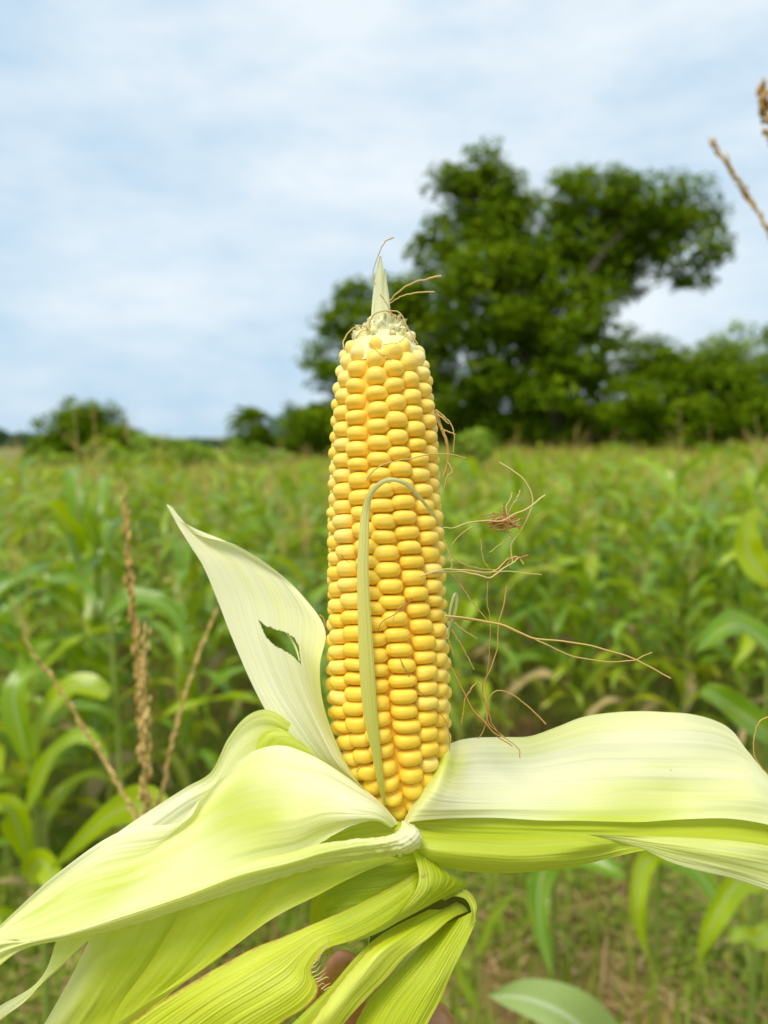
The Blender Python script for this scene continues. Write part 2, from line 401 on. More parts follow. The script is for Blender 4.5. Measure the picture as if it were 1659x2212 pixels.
big = [(1000, 372, 62, .7), (1050, 350, 48, .55), (955, 400, 42, .35), (1080, 400, 50, .7), (1060, 455, 85, 1), (985, 500, 70, .9), (925, 545, 42, .7), (1110, 540, 120, 1),
       (1225, 425, 60, .9), (1265, 395, 38, .8), (1330, 430, 70, .8), (1410, 440, 70, 1), (1480, 435, 58, .9), (1530, 480, 46, .6), (1480, 520, 66, .7), (1535, 545, 40, .6),
       (1500, 600, 40, .7), (1400, 525, 85, .9), (1290, 520, 110, 1), (1200, 620, 120, 1), (1320, 610, 60, .8), (1050, 640, 115, 1), (940, 650, 85, 1), (860, 640, 60, .9),
       (765, 640, 42, .9), (735, 690, 52, .8), (800, 710, 72, 1), (680, 770, 36, .5), (735, 780, 62, .8), (690, 830, 34, .4), (850, 770, 95, .9), (1000, 780, 110, .75), (1130, 780, 115, 1),
       (1240, 750, 95, 1), (1310, 730, 52, .7), (1200, 860, 100, 1), (1060, 880, 95, .9), (900, 870, 85, 1), (1320, 840, 70, .8), (1130, 690, 80, 1), (780, 850, 60, .9)]
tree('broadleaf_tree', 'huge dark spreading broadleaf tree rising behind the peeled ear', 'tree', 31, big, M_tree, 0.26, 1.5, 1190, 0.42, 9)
tree('bushy_tree', 'rounded dense green tree just right of the huge spreading tree', 'tree', 28, [(1400, 775, 52, .9), (1445, 780, 55, .8), (1520, 800, 62, 1), (1580, 820, 60, 1), (1430, 850, 75, 1), (1530, 870, 80, 1), (1360, 870, 60, 1), (1480, 910, 60, 1), (1600, 900, 70, 1), (1400, 920, 50, 1)],
     M_tree, 0.2, 1.6, 1490, 0.25, 6)
tree('light_tree', 'airy pale green tree top standing above the dense tree by the picture edge', 'tree', 36, [(1590, 725, 45, .6), (1560, 760, 38, .6), (1620, 770, 40, .6), (1600, 810, 50, .8)], M_bush, 0.2, 1.0, 1600, 0.16, 4)
tree('edge_tree', 'dark tree cut by the picture edge beside the dense rounded tree', 'tree', 27, [(1665, 830, 70, .9), (1690, 760, 60, .8), (1670, 900, 70, 1), (1740, 840, 80, 1)], M_tree, 0.2, 1.5, 1690, 0.2, 4)
tree('lone_tree', 'lone dark flat-topped tree left of the ear on the skyline', 'tree', 33, [(185, 900, 38, .9), (140, 915, 36, .8), (230, 920, 38, .9), (150, 878, 22, .4), (245, 888, 20, .35), (105, 958, 34, 1), (170, 955, 52, 1), (245, 955, 42, 1), (280, 950, 30, .9), (130, 985, 40, 1), (210, 985, 44, 1), (190, 925, 46, 1), (80, 985, 30, 1), (80, 920, 14, .3)],
     M_tree, 0.2, 1.6, 185, 0.2, 5)
tree('green_bush', 'bright green round bush beside the lone dark tree', 'bush', 27, [(330, 962, 34, .9), (362, 975, 28, .9), (300, 985, 30, .9)], M_bush, 0.16, 1.4, 335, 0.08, 3)
tree('green_bush', 'low yellow-green bush in front of the lone dark tree', 'bush', 24, [(245, 992, 26, 1), (275, 1000, 24, 1)], M_bush, 0.14, 1.4, 258, 0.06, 2)
tree('green_bush', 'mid green low bush between the bright bush and the palm', 'bush', 30, [(410, 975, 26, .9), (440, 985, 24, .9), (390, 990, 22, .9)], M_bush, 0.16, 1.2, 415, 0.06, 2)
tree('dark_bush', 'dark rounded bush directly left of the ear under the huge tree', 'bush', 30, [(660, 918, 44, 1), (700, 925, 48, 1), (635, 950, 38, 1), (690, 970, 46, 1), (650, 985, 36, 1)], M_tree, 0.18, 1.7, 675, 0.12, 4)
tree('sapling', 'thin wispy sapling between the palm and the dark bush', 'tree', 31, [(622, 878, 16, .35), (612, 905, 20, .4), (600, 930, 22, .6)], M_treeblue, 0.16, 0.8, 612, 0.05, 3)
tree('dark_bush', 'dark leafy shrub at the palm foot', 'bush', 32, [(545, 930, 34, .9), (575, 945, 30, .9), (520, 955, 26, .9)], M_tree, 0.18, 1.4, 548, 0.1, 3)
tree('broadleaf_shrub', 'bright yellow-green shrub standing above the maize right of the ear', 'shrub', 13, [(1020, 955, 17, 1), (1042, 950, 14, .9), (1030, 972, 18, 1), (1008, 975, 14, .8)], M_bush, 0.13, 1.5, 1026, 0.02, 3)

# palm: a trunk and feather fronds
pb = at(545, 1100, 32); pb = np.array([pb[0], 32.0, 0.0])
palm = empty('palm_tree', pb); tag(palm, 'low palm with feathery arching fronds left of the ear on the skyline', 'palm')
t_ = MB(); tube(t_, [pb, pb + [0.05, 0, 1.2], pb + [0, 0, 2.4]], .16, .12, 8, 8); t_.build('trunk', M_bark, palm)
for k in range(15):
    az = k * 2.4; L = random.uniform(1.0, 1.5); e0 = random.uniform(0.2, 1.25)
    fb = MB(); s = np.linspace(0, 1, 9)
    path = pb + [0, 0, 2.4] + np.stack([np.cos(az) * L * s * math.cos(e0), np.sin(az) * L * s * math.cos(e0), L * (s * math.sin(e0) - 0.55 * s ** 2)], -1)
    tube(fb, path, .02, .006, 5)
    side = np.array([-math.sin(az), math.cos(az), 0])
    for u in np.linspace(0.15, 1, 22):
        p = path[0] * 0 + np.array([np.interp(u, s, path[:, c]) for c in range(3)])
        for sg in (-1, 1):
            tip = p + side * sg * 0.42 * (1 - 0.5 * u) + (path[-1] - path[0]) * 0.10 - np.array([0, 0, 0.12])
            w = np.array([0, 0, 0.03]) + (path[-1] - path[0]) * 0.02
            fb.add([p - w, tip, p + w], [[0, 1, 2]], None, 0.2)
    fb.build('frond', M_tree, palm, smooth=False)

# far-off wood: reads as one mass
hedge_spots = []
fw = MB()
def mass(mb, x0, x1, ytop, d, size, step, r, fill=1.0, low=1010):
    x = x0
    while x < x1:
        yt = ytop(x)
        for yy in np.arange(yt + r, low, r * 1.2):
            p = at(x + random.uniform(-.4, .4) * r, yy + random.uniform(-.3, .3) * r, d * random.uniform(0.98, 1.04))
            br = r / F * d
            n = int(20 * fill)
            q = rng.normal(0, 1, (n, 3)); q /= np.linalg.norm(q, axis=1, keepdims=True)
            leaves_at(mb, p + q * br * rng.uniform(.5, 1.1, (n, 1)), size, q + np.array([0, 0, .5]), .5, .6, random.uniform(0, .4))
        x += step
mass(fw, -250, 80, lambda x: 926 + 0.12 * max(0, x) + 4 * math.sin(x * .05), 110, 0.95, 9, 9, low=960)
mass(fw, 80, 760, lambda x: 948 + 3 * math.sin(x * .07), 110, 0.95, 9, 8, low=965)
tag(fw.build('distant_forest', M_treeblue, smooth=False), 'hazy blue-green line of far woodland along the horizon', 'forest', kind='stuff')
gh = MB()
mass(gh, 40, 610, lambda x: 962 + (16 if x < 290 else 0) + 10 * math.sin(x * .045) + 6 * math.sin(x * .11), 26, 0.2, 14, 13, 1.2, low=1012)
tag(gh.build('green_scrub', M_bush, smooth=False), 'band of bright green scrub along the far left edge of the field', 'scrub', kind='stuff')
ug = MB()
mass(ug, 640, 1900, lambda x: 868 + 14 * math.sin(x * .03), 34.5, 0.3, 16, 20, 1.6, low=985)
mass(ug, 640, 1900, lambda x: 880 + 12 * math.sin(x * .04 + 2), 37, 0.4, 13, 18, 2.0, low=985)
tag(ug.build('undergrowth', M_tree, smooth=False), 'dark tangled undergrowth below the huge tree at the field edge', 'undergrowth', kind='stuff')


# ------------------------------------------------------------------ maize
def maize_leaf(mb, base, az, L, W, e0, droop, seed, t=0.0, nl=14, roll=0.3):
    rs = random.Random(seed)
    s = np.linspace(0, 1, nl)
    ang = e0 - droop * s ** 1.25
    ds = L / (nl - 1)
    hr = np.concatenate([[0], np.cumsum(np.cos(ang[:-1]) * ds)]); hz = np.concatenate([[0], np.cumsum(np.sin(ang[:-1]) * ds)])
    bend = rs.uniform(-.5, .5)
    a2 = az + bend * s ** 2
    dirx, diry = np.cos(a2), np.sin(a2)
    C = np.array(base) + np.stack([dirx * hr, diry * hr, hz], -1)
    T = np.gradient(C, axis=0); T /= np.linalg.norm(T, axis=1, keepdims=True)
    side0 = np.stack([-diry, dirx, np.zeros(nl)], -1)
    nrm = np.cross(T, side0); nrm /= np.linalg.norm(nrm, axis=1, keepdims=True)
    tw = rs.uniform(-roll, roll) * 2.2 * s
    side = side0 * np.cos(tw)[:, None] + nrm * np.sin(tw)[:, None]
    nn = np.cross(T, side)
    w = W * 0.5 * np.clip(np.minimum(0.55 + 2.2 * s, 1.0) * (1 - s ** 2.6) ** 0.9, 0.01, 1)
    ph = rs.uniform(0, 6)
    rows = []
    for c, lift in ((-1, .34), (-.5, .12), (0, 0), (.5, .12), (1, .34)):
        wave = 0.14 * abs(c) * np.sin(s * 17 + ph + c * 2) * W
        rows.append(C + side * (w * c)[:, None] + nn * (-(w * lift) + wave * (0.3 + s))[:, None] * -1)
    V = np.stack(rows, 1)
    uv = np.stack(np.meshgrid(s, np.linspace(0, 1, 5), indexing='ij')[::-1], -1)
    mb.add(V.reshape(-1, 3), grid_faces(nl, 5), uv.reshape(-1, 2), t)


def spike(mb, P, r, n=30, rs=random, t=0.3, step=0.006, sl=0.009, axis_r=0.0009):
    """a tassel branch: thin axis clothed with pointed spikelets"""
    P = np.asarray(P, float)
    L = np.linalg.norm(np.diff(P, axis=0), axis=1).sum()
    Q = cr(P, 24); tube(mb, Q, axis_r * 1.4, axis_r * .6, 5, t=t)
    m = max(6, int(L / step)); pts = cr(P, m)
    T = np.gradient(pts, axis=0); T /= np.linalg.norm(T, axis=1, keepdims=True)
    for i in range(m):
        f = i / m
        for k in range(2):
            if rs.random() < .14: continue
            v = np.array([rs.gauss(0, 1) for _ in range(3)]); v -= T[i] * v.dot(T[i]); v /= np.linalg.norm(v) + 1e-9
            w = np.cross(T[i], v); s_ = sl * rs.uniform(.55, 1.4); q = r * (1 - 0.4 * f) * rs.uniform(.6, 1.3)
            o = pts[i]; d_ = T[i] * s_
            V = [o, o + d_ * .45 + v * q * .9 + w * q * .35, o + d_ * .45 + v * q * .5 - w * q * .4, o + d_ + v * q * .9, o + d_ * .4 + v * q * 1.2]
            mb.add(V, [[0, 1, 4], [0, 4, 2], [1, 3, 4], [4, 3, 2], [0, 2, 1], [1, 2, 3]], None, t + rs.uniform(-.15, .15))


def proto_plant(seed, h, lod):
    """parts of a maize plant in its own coordinates"""
    rs = random.Random(seed); parts = []
    lean = rs.uniform(-.06, .06)
    top = np.array([lean, rs.uniform(-.05, .05), h])
    mb = MB(); hh = np.linspace(0, 1, 12 if lod == 0 else 5)
    prof = 0.011 * (1 - 0.6 * hh)
    tube(mb, np.outer(hh, top), 0, 0, 7 if lod == 0 else 4, prof=prof, t=rs.uniform(0, .4))
    parts.append(('stalk', mb, M_stalk))
    nlv = 11 if lod == 0 else 9
    az0 = rs.uniform(0, 6.28)
    for k in range(nlv):
        f = 0.12 + 0.80 * k / (nlv - 1)
        az = az0 + (k % 2) * math.pi + rs.uniform(-.5, .5)
        L = rs.uniform(.42, .62) * (1 - 0.35 * abs(f - .55) * 1.4)
        mb = MB() if lod < 2 else parts[0][1]
        dry = k < 2 and rs.random() < .35
        maize_leaf(mb, top * f, az, L, rs.uniform(.06, .092), rs.uniform(.7, 1.25), rs.uniform(1.4, 2.9), seed * 31 + k, t=(0.75 if k < 2 or rs.random() < .08 else rs.uniform(0, .5)), nl=14 if lod == 0 else 7)
        parts.append(('leaf', mb, M_dry if dry else M_maize))
    mb = MB()
    ct = rs.uniform(0, .6); stp = .008 if lod == 0 else .03; rr = .0035 if lod == 0 else .005; sl = .010 if lod == 0 else .03
    tl = rs.uniform(.22, .32)
    spike(mb, [top, top + [0, 0, tl * .5], top + [rs.uniform(-.03, .03), 0, tl]], rr, rs=rs, t=ct, step=stp, sl=sl)
    for k in range(rs.randint(4, 8) if lod == 0 else rs.randint(2, 5)):
        az = rs.uniform(0, 6.28); e = rs.uniform(.06, .16); l2 = rs.uniform(.12, .2); z0 = rs.uniform(.0, .08)
        dv = np.array([math.cos(az), math.sin(az), 0])
        spike(mb, [top + [0, 0, z0], top + dv * e * .5 + [0, 0, z0 + l2 * .6], top + dv * e + [0, 0, z0 + l2 * rs.uniform(.7, 1)]], rr * .8, rs=rs, t=ct, step=stp, sl=sl)
    parts.append(('tassel', mb, M_tassel))
    return parts


NV = 9
near_protos = []
for k in range(NV):
    near_protos.append([(n, mb.mesh(n, m)) for n, mb, m in proto_plant(100 + k, 1.02 + 0.03 * k, 0)])


def merged_mesh(parts, name, xf=None):
    """one mesh of several materials"""
    mats = []; big_ = MB(); idx = []
    for n, mb, m in parts:
        if m not in mats: mats.append(m)
        for v, f, uv, t in zip(mb.v, mb.f, mb.uv, mb.t):
            off = 0
        V = np.concatenate(mb.v); o = 0
        big_.v.append(V); big_.uv.append(np.concatenate(mb.uv)); big_.t.append(np.concatenate(mb.t))
        for f in mb.f:
            big_.f.append(f + big_.n); idx.append(np.full(len(f), mats.index(m)))
        big_.n += len(V)
    me = big_.mesh(name, mats[0])
    for m in mats[1:]: me.materials.append(m)
    me.polygons.foreach_set('material_index', np.concatenate(idx).astype(np.int32))
    return me, big_, np.concatenate(idx), mats


far_src = [proto_plant(300 + k, 1.02 + 0.03 * k, 1) for k in range(7)]
far_meshes = [merged_mesh(p, 'maize_plant') for p in far_src]

# rows of plants, run at a slant away from the camera
spots = []
rowdir = np.array([0.87, 0.493]); perp = np.array([0.493, -0.87])
rs = random.Random(5)
for ri in range(-95, 60):
    for ki in range(-90, 170):
        p = perp * (ri * 0.52 + rs.uniform(-.2, .2)) + rowdir * (ki * 0.31 + rs.uniform(-.15, .15))
        x, y = p
        if y < 1.6 or y > 29.5: continue
        ux = 829.5 + x / y * F
        if ux < -900 or ux > 2550: continue
        near_lim = 2.5 if ux < 560 else (3.3 if ux < 1000 else 3.7)
        if y < near_lim: continue
        if y < 4.6 and rs.random() < 0.15: continue
        spots.append((y, x, ux))
spots.sort(key=lambda q: (q[2] < -60 or q[2] > 1720 or 0, q[0]))
near_n, mid_n = 130, 280
xw = [(0, 'at the extreme left'), (150, 'left of the tassel spikes'), (330, 'right of the brown tassel spike'), (480, 'behind the upright husk leaf'), (640, 'just left of the ear'),
      (850, 'behind the ear'), (1010, 'just right of the ear'), (1150, 'behind the silk knot'), (1290, 'right of the silk knot'), (1430, 'above the long silk ends'), (1570, 'above the right husk'), (1700, 'at the extreme right')]
bw = ['nearest', 'second', 'third', 'fourth', 'fifth', 'sixth', 'seventh', 'eighth', 'ninth', 'tenth', 'eleventh', 'twelfth', 'thirteenth', 'fourteenth']
used = {}
def plant_label(i, y, ux, h):
    if i >= mid_n: return None
    reg = min(xw, key=lambda q: abs(q[0] - ux))[1]
    b = min(13, int((y - 2.4) / 0.53)); k = used.get((reg, b), 0); used[(reg, b)] = k + 1
    look = ['short leafy', 'leafy', 'tall'][0 if h < .9 else (1 if h < 1.02 else 2)]
    extra = ['', ' by a twin', ' in a clump', ' tucked behind others', ' hemmed in', ' half hidden', ' with a bent top', ' behind a taller one'][min(k, 7)]
    return f"{look} maize plant{extra}, {bw[b]} row back, {reg}"

GP = 'maize plants standing in rows in the field'
rest_V = MB(); rest_idx = []
rest_mats = far_meshes[0][3]
for i, (y, x, ux) in enumerate(spots):
    lim = 1.72 - float(np.interp(ux, [560, 760, 960], [62, 40, 8])) / F * y
    sc_ = rs.uniform(.86, 1.10) * (rs.uniform(1.1, 1.28) if y > 5 and rs.random() < .07 else 1) * min(0.93 if y < 4 else 1.0, max(.45, lim / 1.36)); rz = rs.uniform(0, 6.28)
    if i < near_n:
        o = empty('maize_plant', (x, y, 0), rz); o.scale = (sc_,) * 3
        tag(o, plant_label(i, y, ux, sc_), 'maize plant', GP)
        for n_, me in near_protos[rs.randrange(NV)]:
            c = bpy.data.objects.new(n_, me); col.objects.link(c); c.parent = o
    elif i < mid_n:
        o = bpy.data.objects.new('maize_plant', rs.choice(far_meshes)[0]); col.objects.link(o)
        o.location = (x, y, 0); o.rotation_euler = (0, 0, rz); o.scale = (sc_,) * 3
        tag(o, plant_label(i, y, ux, sc_), 'maize plant', GP)
    else:
        me, bb, idx, mats = rs.choice(far_meshes)
        V = np.concatenate(bb.v); c_, s_ = math.cos(rz), math.sin(rz)
        W = np.stack([V[:, 0] * c_ - V[:, 1] * s_, V[:, 0] * s_ + V[:, 1] * c_, V[:, 2]], -1) * sc_ + [x, y, 0]
        rest_V.v.append(W.astype(np.float32)); rest_V.uv.append(np.concatenate(bb.uv)); rest_V.t.append(np.concatenate(bb.t))
        lut = np.array([rest_mats.index(m) if m in rest_mats else 0 for m in mats])
        for f in bb.f: rest_V.f.append(f + rest_V.n)
        rest_idx.append(lut[idx]); rest_V.n += len(V)
for (ux, yy, d_, lb) in ((150, 890, 3.0, 'tall thin maize plant whose tan tassel crosses the lone dark tree'), (178, 900, 3.4, 'maize plant with rusty tassel crossing the right side of the lone dark tree'), (642, 1040, 2.9, 'maize plant with brown tassel just left of the ear'),
                         (1142, 925, 5.0, 'maize plant whose tassel top shows against the huge tree above the silk'), (1452, 882, 4.6, 'tall maize plant with hooked tassel against the dense round tree'), (1222, 905, 5.5, 'maize plant with leaning pale tassel under the huge trunk'),
                         (1640, 892, 5.0, 'tall maize plant with tan tassel beside the dark edge tree'), (425, 985, 4.2, 'maize plant with tan tassel below the gap in the skyline'), (1545, 1000, 4.4, 'maize plant with pale feathery tassel under the dense round tree')):
    k_ = rs.randrange(NV); px = at(ux, 1000, d_)[0]
    o = empty('maize_plant', (px, d_, 0), rs.uniform(0, 6.28)); o.scale = ((EYE - (yy - 942) / F * d_) / (1.02 + .03 * k_ + .26),) * 3
    tag(o, lb, 'maize plant', None)
    for n_, me in near_protos[k_]:
        c = bpy.data.objects.new(n_, me); col.objects.link(c); c.parent = o
rest = rest_V.build('maize_field', rest_mats[0])
for m in rest_mats[1:]: rest.data.materials.append(m)
rest.data.polygons.foreach_set('material_index', np.concatenate(rest_idx).astype(np.int32))
tag(rest, 'dense far part of the maize field with tan tassels reaching to the trees', 'maize field', kind='stuff')
print('plants', len(spots), 'last near depth', spots[near_n][0], spots[min(mid_n, len(spots) - 1)][0])


def blade(mb, pts, W, t=0.2, n=24, facing=None, fold=0.25, taper=True):
    """one long leaf through real points; W its full width in metres"""
    P = cr(pts, n); s = np.linspace(0, 1, n)
    T = np.gradient(P, axis=0); T /= np.linalg.norm(T, axis=1, keepdims=True)
    fc = np.array(facing if facing is not None else [0, -1, .4], float)
    side = np.cross(T, fc); side /= np.linalg.norm(side, axis=1, keepdims=True)
    nn = np.cross(side, T)
    w = W * .5 * (np.clip(np.minimum(.5 + 2.5 * s, 1) * (1 - s ** 2.8), .01, 1) if taper else np.ones(n))
    V = np.stack([P + side * (w * c)[:, None] + nn * (w * fold * abs(c) + .06 * W * abs(c) * np.sin(s * 14 + c))[:, None] for c in (-1, -.5, 0, .5, 1)], 1)
    uv = np.stack(np.meshgrid(s, np.linspace(0, 1, 5), indexing='ij')[::-1], -1)
    mb.add(V.reshape(-1, 3), grid_faces(n, 5), uv.reshape(-1, 2), t)


def ground_under(p): return np.array([p[0], p[1], 0.0])


def special(label, stem_top, leaves, tassel=(), tassel_t=.2, r=.009, spike_r=.0035, base=None):
    b = ground_under(stem_top) if base is None else base
    root = empty('maize_plant', b); tag(root, label, 'maize plant', None)
    m = MB(); tube(m, [b, b * .5 + stem_top * .5 + [.01, .01, 0], stem_top], r * 1.3, r * .5, 8, 10, t=.1); m.build('stalk', M_stalk, root)
    for pts, W, t, fc, mat in leaves:
        m = MB(); blade(m, pts, W, t, facing=fc); m.build('leaf', mat, root)
    if tassel:
        m = MB()
        for pts, rr, tt in tassel: spike(m, pts, rr, t=tt, step=.0052, sl=.014, axis_r=.0013)
        m.build('tassel', M_tassel, root)
    return root

# the near plant whose dry tassel stands left of the ear
d0 = .74
tt = at(318, 1800, d0)
special('near maize plant with tall rust-brown tassel spikes left of the ear', tt,
        [([at(330, 2000, .76), at(330, 1760, .86), at(240, 1760, 1.0), at(110, 1880, 1.1)], .05, .1, (0, -1, .6), M_maize)],
        [([tt, at(310, 1600, d0), at(296, 1400, d0 + .01), at(280, 1230, d0 + .01), at(270, 1085, d0 + .02)], .0062, .18),
         ([tt, at(312, 1660, d0 - .02), at(314, 1500, d0 - .03), at(314, 1380, d0 - .03)], .0062, .55),
         ([tt, at(350, 1715, d0), at(372, 1600, d0), at(420, 1440, d0 + .02), at(470, 1312, d0 + .03)], .0034, .28),
         ([tt, at(270, 1722, d0), at(205, 1610, d0), at(130, 1490, d0 - .01), at(72, 1410, d0 - .02)], .0036, .5)])
# tall plant just outside on the right, two tassel branches lean into view
d1 = .92
tr_ = at(1790, 900, d1)
special('tall near maize plant whose seedy tassel tips lean in against the sky at the right', tr_,
        [([at(1790, 1300, d1), at(1850, 1200, d1 + .1), at(2000, 1250, d1 + .2)], .06, .2, (0, -1, .6), M_maize)],
        [([tr_, at(1740, 700, d1), at(1660, 505, d1), at(1600, 400, d1), at(1543, 310, d1)], .0060, .2),
         ([tr_, at(1760, 600, d1), at(1700, 380, d1), at(1668, 280, d1), at(1648, 195, d1)], .0110, .0),
         ([tr_, at(1830, 600, d1), at(1880, 300, d1), at(1890, 100, d1)], .0050, .1)])
# lower right: leaves near the camera
q = at(1330, 2260, 1.15)
special('low maize plant showing one pale green leaf with a white midrib at the bottom', at(1420, 2500, 1.25),
        [([at(1420, 2480, 1.22), at(1340, 2330, 1.18), at(1250, 2215, 1.12), at(1150, 2160, 1.08), at(1050, 2150, 1.05)], .095, .2, (-.1, -.8, .9), M_pale)])
q = at(1190, 1850, 2.3)
special('maize plant with one bluish hanging leaf below the broad right husk', at(1195, 1800, 2.3),
        [([at(1195, 1850, 2.3), at(1168, 1900, 2.25), at(1165, 1990, 2.2), at(1195, 2120, 2.15)], .075, .5, (0, -1, .2), M_maize),
         ([at(1195, 1860, 2.3), at(1250, 1850, 2.25), at(1330, 1880, 2.2), at(1350, 1890, 2.2)], .07, .4, (0, -.7, .7), M_maize),
         ([at(1195, 1800, 2.3), at(1210, 1700, 2.4), at(1290, 1650, 2.5), at(1380, 1720, 2.6)], .06, .3, (0, -.7, .7), M_maize)])
special('maize plant with a bright drooping leaf under the outer right husk', at(1425, 1750, 2.4),
        [([at(1425, 1840, 2.4), at(1390, 1870, 2.35), at(1375, 1960, 2.3), at(1400, 2080, 2.3)], .065, .0, (0, -1, .2), M_maize),
         ([at(1425, 1850, 2.4), at(1480, 1860, 2.35), at(1540, 1930, 2.3), at(1560, 1990, 2.25)], .07, .5, (0, -.8, .6), M_maize),
         ([at(1425, 1800, 2.4), at(1500, 1700, 2.5), at(1590, 1720, 2.6), at(1640, 1800, 2.6)], .065, .4, (0, -.7, .7), M_maize)])
special('maize plant with big bluish leaves at the right edge beside the broad husk', at(1660, 1400, 1.9),
        [([at(1690, 1420, 1.9), at(1610, 1355, 1.9), at(1560, 1360, 1.85), at(1500, 1410, 1.8)], .085, .4, (0, -.6, .8), M_maize),
         ([at(1680, 1600, 1.9), at(1600, 1540, 1.85), at(1540, 1500, 1.8), at(1510, 1490, 1.8)], .08, .5, (0, -.8, .5), M_maize),
         ([at(1665, 1260, 1.9), at(1620, 1200, 1.9), at(1612, 1140, 1.9), at(1640, 1090, 1.9)], .075, .0, (0, -1, .1), M_maize),
         ([at(1670, 1900, 1.9), at(1600, 1900, 1.85), at(1540, 1990, 1.8), at(1500, 2100, 1.8)], .07, .1, (0, -1, .3), M_maize),
         ([at(1670, 2000, 1.9), at(1640, 2030, 1.8), at(1600, 2020, 1.75), at(1570, 2035, 1.7)], .05, .1, (0, -.6, .8), M_maize)])
special('maize plant with an arching bluish leaf behind the brown tassel', at(235, 1250, 1.75),
        [([at(232, 1330, 1.75), at(290, 1290, 1.75), at(370, 1320, 1.75), at(420, 1420, 1.75)], .055, .45, (0, -.6, .8), M_maize),
         ([at(235, 1500, 1.75), at(160, 1480, 1.75), at(90, 1560, 1.75), at(60, 1680, 1.75)], .06, .1, (0, -.6, .8), M_maize)])
special('leafy maize plant in the lower left beside the hanging husks', at(60, 1560, 1.7),
        [([at(60, 1750, 1.7), at(110, 1640, 1.65), at(180, 1590, 1.6), at(240, 1640, 1.6)], .055, .2, (0, -.6, .8), M_maize),
         ([at(60, 1850, 1.7), at(20, 1750, 1.65), at(-40, 1760, 1.6), at(-90, 1860, 1.6)], .06, .1, (0, -.6, .8), M_maize),
         ([at(60, 1900, 1.7), at(90, 1860, 1.65), at(130, 1930, 1.6), at(140, 2050, 1.6)], .06, .0, (0, -1, .2), M_maize),
         ([at(60, 2050, 1.7), at(40, 1990, 1.65), at(-10, 1990, 1.6), at(-50, 2100, 1.6)], .05, .1, (0, -1, .3), M_maize),
         ([at(60, 1640, 1.7), at(30, 1500, 1.7), at(80, 1450, 1.75), at(150, 1500, 1.8)], .055, .3, (0, -.7, .7), M_maize)])
special('thin yellowish young maize plant right of the folded green husk', at(1030, 1930, 1.6),
        [([at(1030, 2060, 1.6), at(1060, 1990, 1.6), at(1090, 1950, 1.6), at(1110, 1930, 1.6)], .02, .6, (0, -1, .3), M_maize),
         ([at(1030, 2180, 1.6), at(1000, 2120, 1.6), at(985, 2060, 1.6), at(990, 2010, 1.6)], .02, .6, (0, -1, .3), M_maize)], r=.005)

# weeds and straw on the soil
wd = MB(); n = 60000
Yg = 1.5 + 7.5 * rng.random(n) ** 1.3; Xg = (rng.random(n) - .5) * 1.25 * (Yg + .5)
keep = np.array([noise.noise(Vector((x * 1.6, y * 1.6, 2.0))) > -0.22 - (0.2 if x < 0 else 0) for x, y in zip(Xg, Yg)])
Xg, Yg = Xg[keep], Yg[keep]; n = len(Xg)
P = np.stack([Xg, Yg, rng.uniform(0.0, .11, n) * np.abs(rng.normal(.6, .4, n))], -1)
leaves_at(wd, P, 0.036, np.tile([0, -.1, .9], (n, 1)), .55, .45, rng.uniform(0, .5, n))
for _ in range(6000):
    y = 1.6 + 6 * random.random() ** 1.3; x = (random.random() - .5) * 1.2 * (y + .4)
    p = np.array([x, y, 0.0]); hgt = random.uniform(.06, .26); a = random.uniform(0, 6.28); dv = np.array([math.cos(a), math.sin(a), 0]) * hgt * random.uniform(.1, .6)
    w = np.array([-math.sin(a), math.cos(a), 0]) * .004
    wd.add([p - w, p + w, p + dv * .4 + [0, 0, hgt * .6] + w, p + dv * .4 + [0, 0, hgt * .6] - w, p + dv + [0, 0, hgt]], [[0, 1, 2], [0, 2, 3], [3, 2, 4]], None, random.uniform(0, .5))
tag(wd.build('weeds', M_weed, smooth=False), 'low green weeds and grass covering the soil between the maize', 'weeds', kind='stuff')
st = MB()
for _ in range(5200):
    y = 1.6 + 5.5 * random.random() ** 1.2; x = (random.random() - .5) * 1.25 * (y + .4)
    L = random.uniform(.03, .26) if random.random() < .25 else random.uniform(.02, .09); a = random.uniform(0, 3.14); w = random.uniform(.0015, .006)
    p = np.array([x, y, random.uniform(.02, .05)]); dv = np.array([math.cos(a), math.sin(a), random.uniform(-.08, .12)]) * L; sd_ = np.array([-math.sin(a), math.cos(a), 0]) * w
    st.add([p - sd_, p + sd_, p + dv * .5 + sd_ + [0, 0, .004], p + dv * .5 - sd_ + [0, 0, .004], p + dv + sd_ * .6, p + dv - sd_ * .6], [[0, 1, 2, 3], [3, 2, 4, 5]], None, random.uniform(0, .5))
tag(st.build('straw_litter', M_straw, smooth=False), 'dry brown straw and dead stalk bits lying on the soil', 'straw', kind='stuff')

# ------------------------------------------------------------------ the peeled ear
ear = empty('maize_ear', at(880, 1850, .292))
tag(ear, 'peeled ear of yellow maize with pale green husks folded down, held up to the field', 'corn ear')
yk = np.array([700, 720, 740, 760, 800, 850, 900, 1000, 1100, 1200, 1300, 1400, 1500, 1560, 1650, 1700, 1740, 1780, 1830])
rk = np.array([34, 54, 78, 94, 104, 110, 116, 120, 124, 128, 130, 134, 136, 132, 118, 102, 82, 58, 40]) * 1.0
cxk = np.array([828, 828, 828, 828, 828, 828, 829, 830, 831, 834, 836, 838, 840, 844, 853, 862, 871, 879, 885.])
def ear_frame(y):
    return at(np.interp(y, yk, cxk), y, np.interp(y, [700, 1300, 1830], [.306, .300, .293])), np.interp(y, yk, rk) * np.interp(y, [700, 1300, 1830], [.306, .300, .293]) / F
def ear_pt(y, th, k=1.0, extra=0.0):
    c, r = ear_frame(y)
    return c + (RIGHT * math.sin(th) - FWD * math.cos(th)) * (r * k + extra)
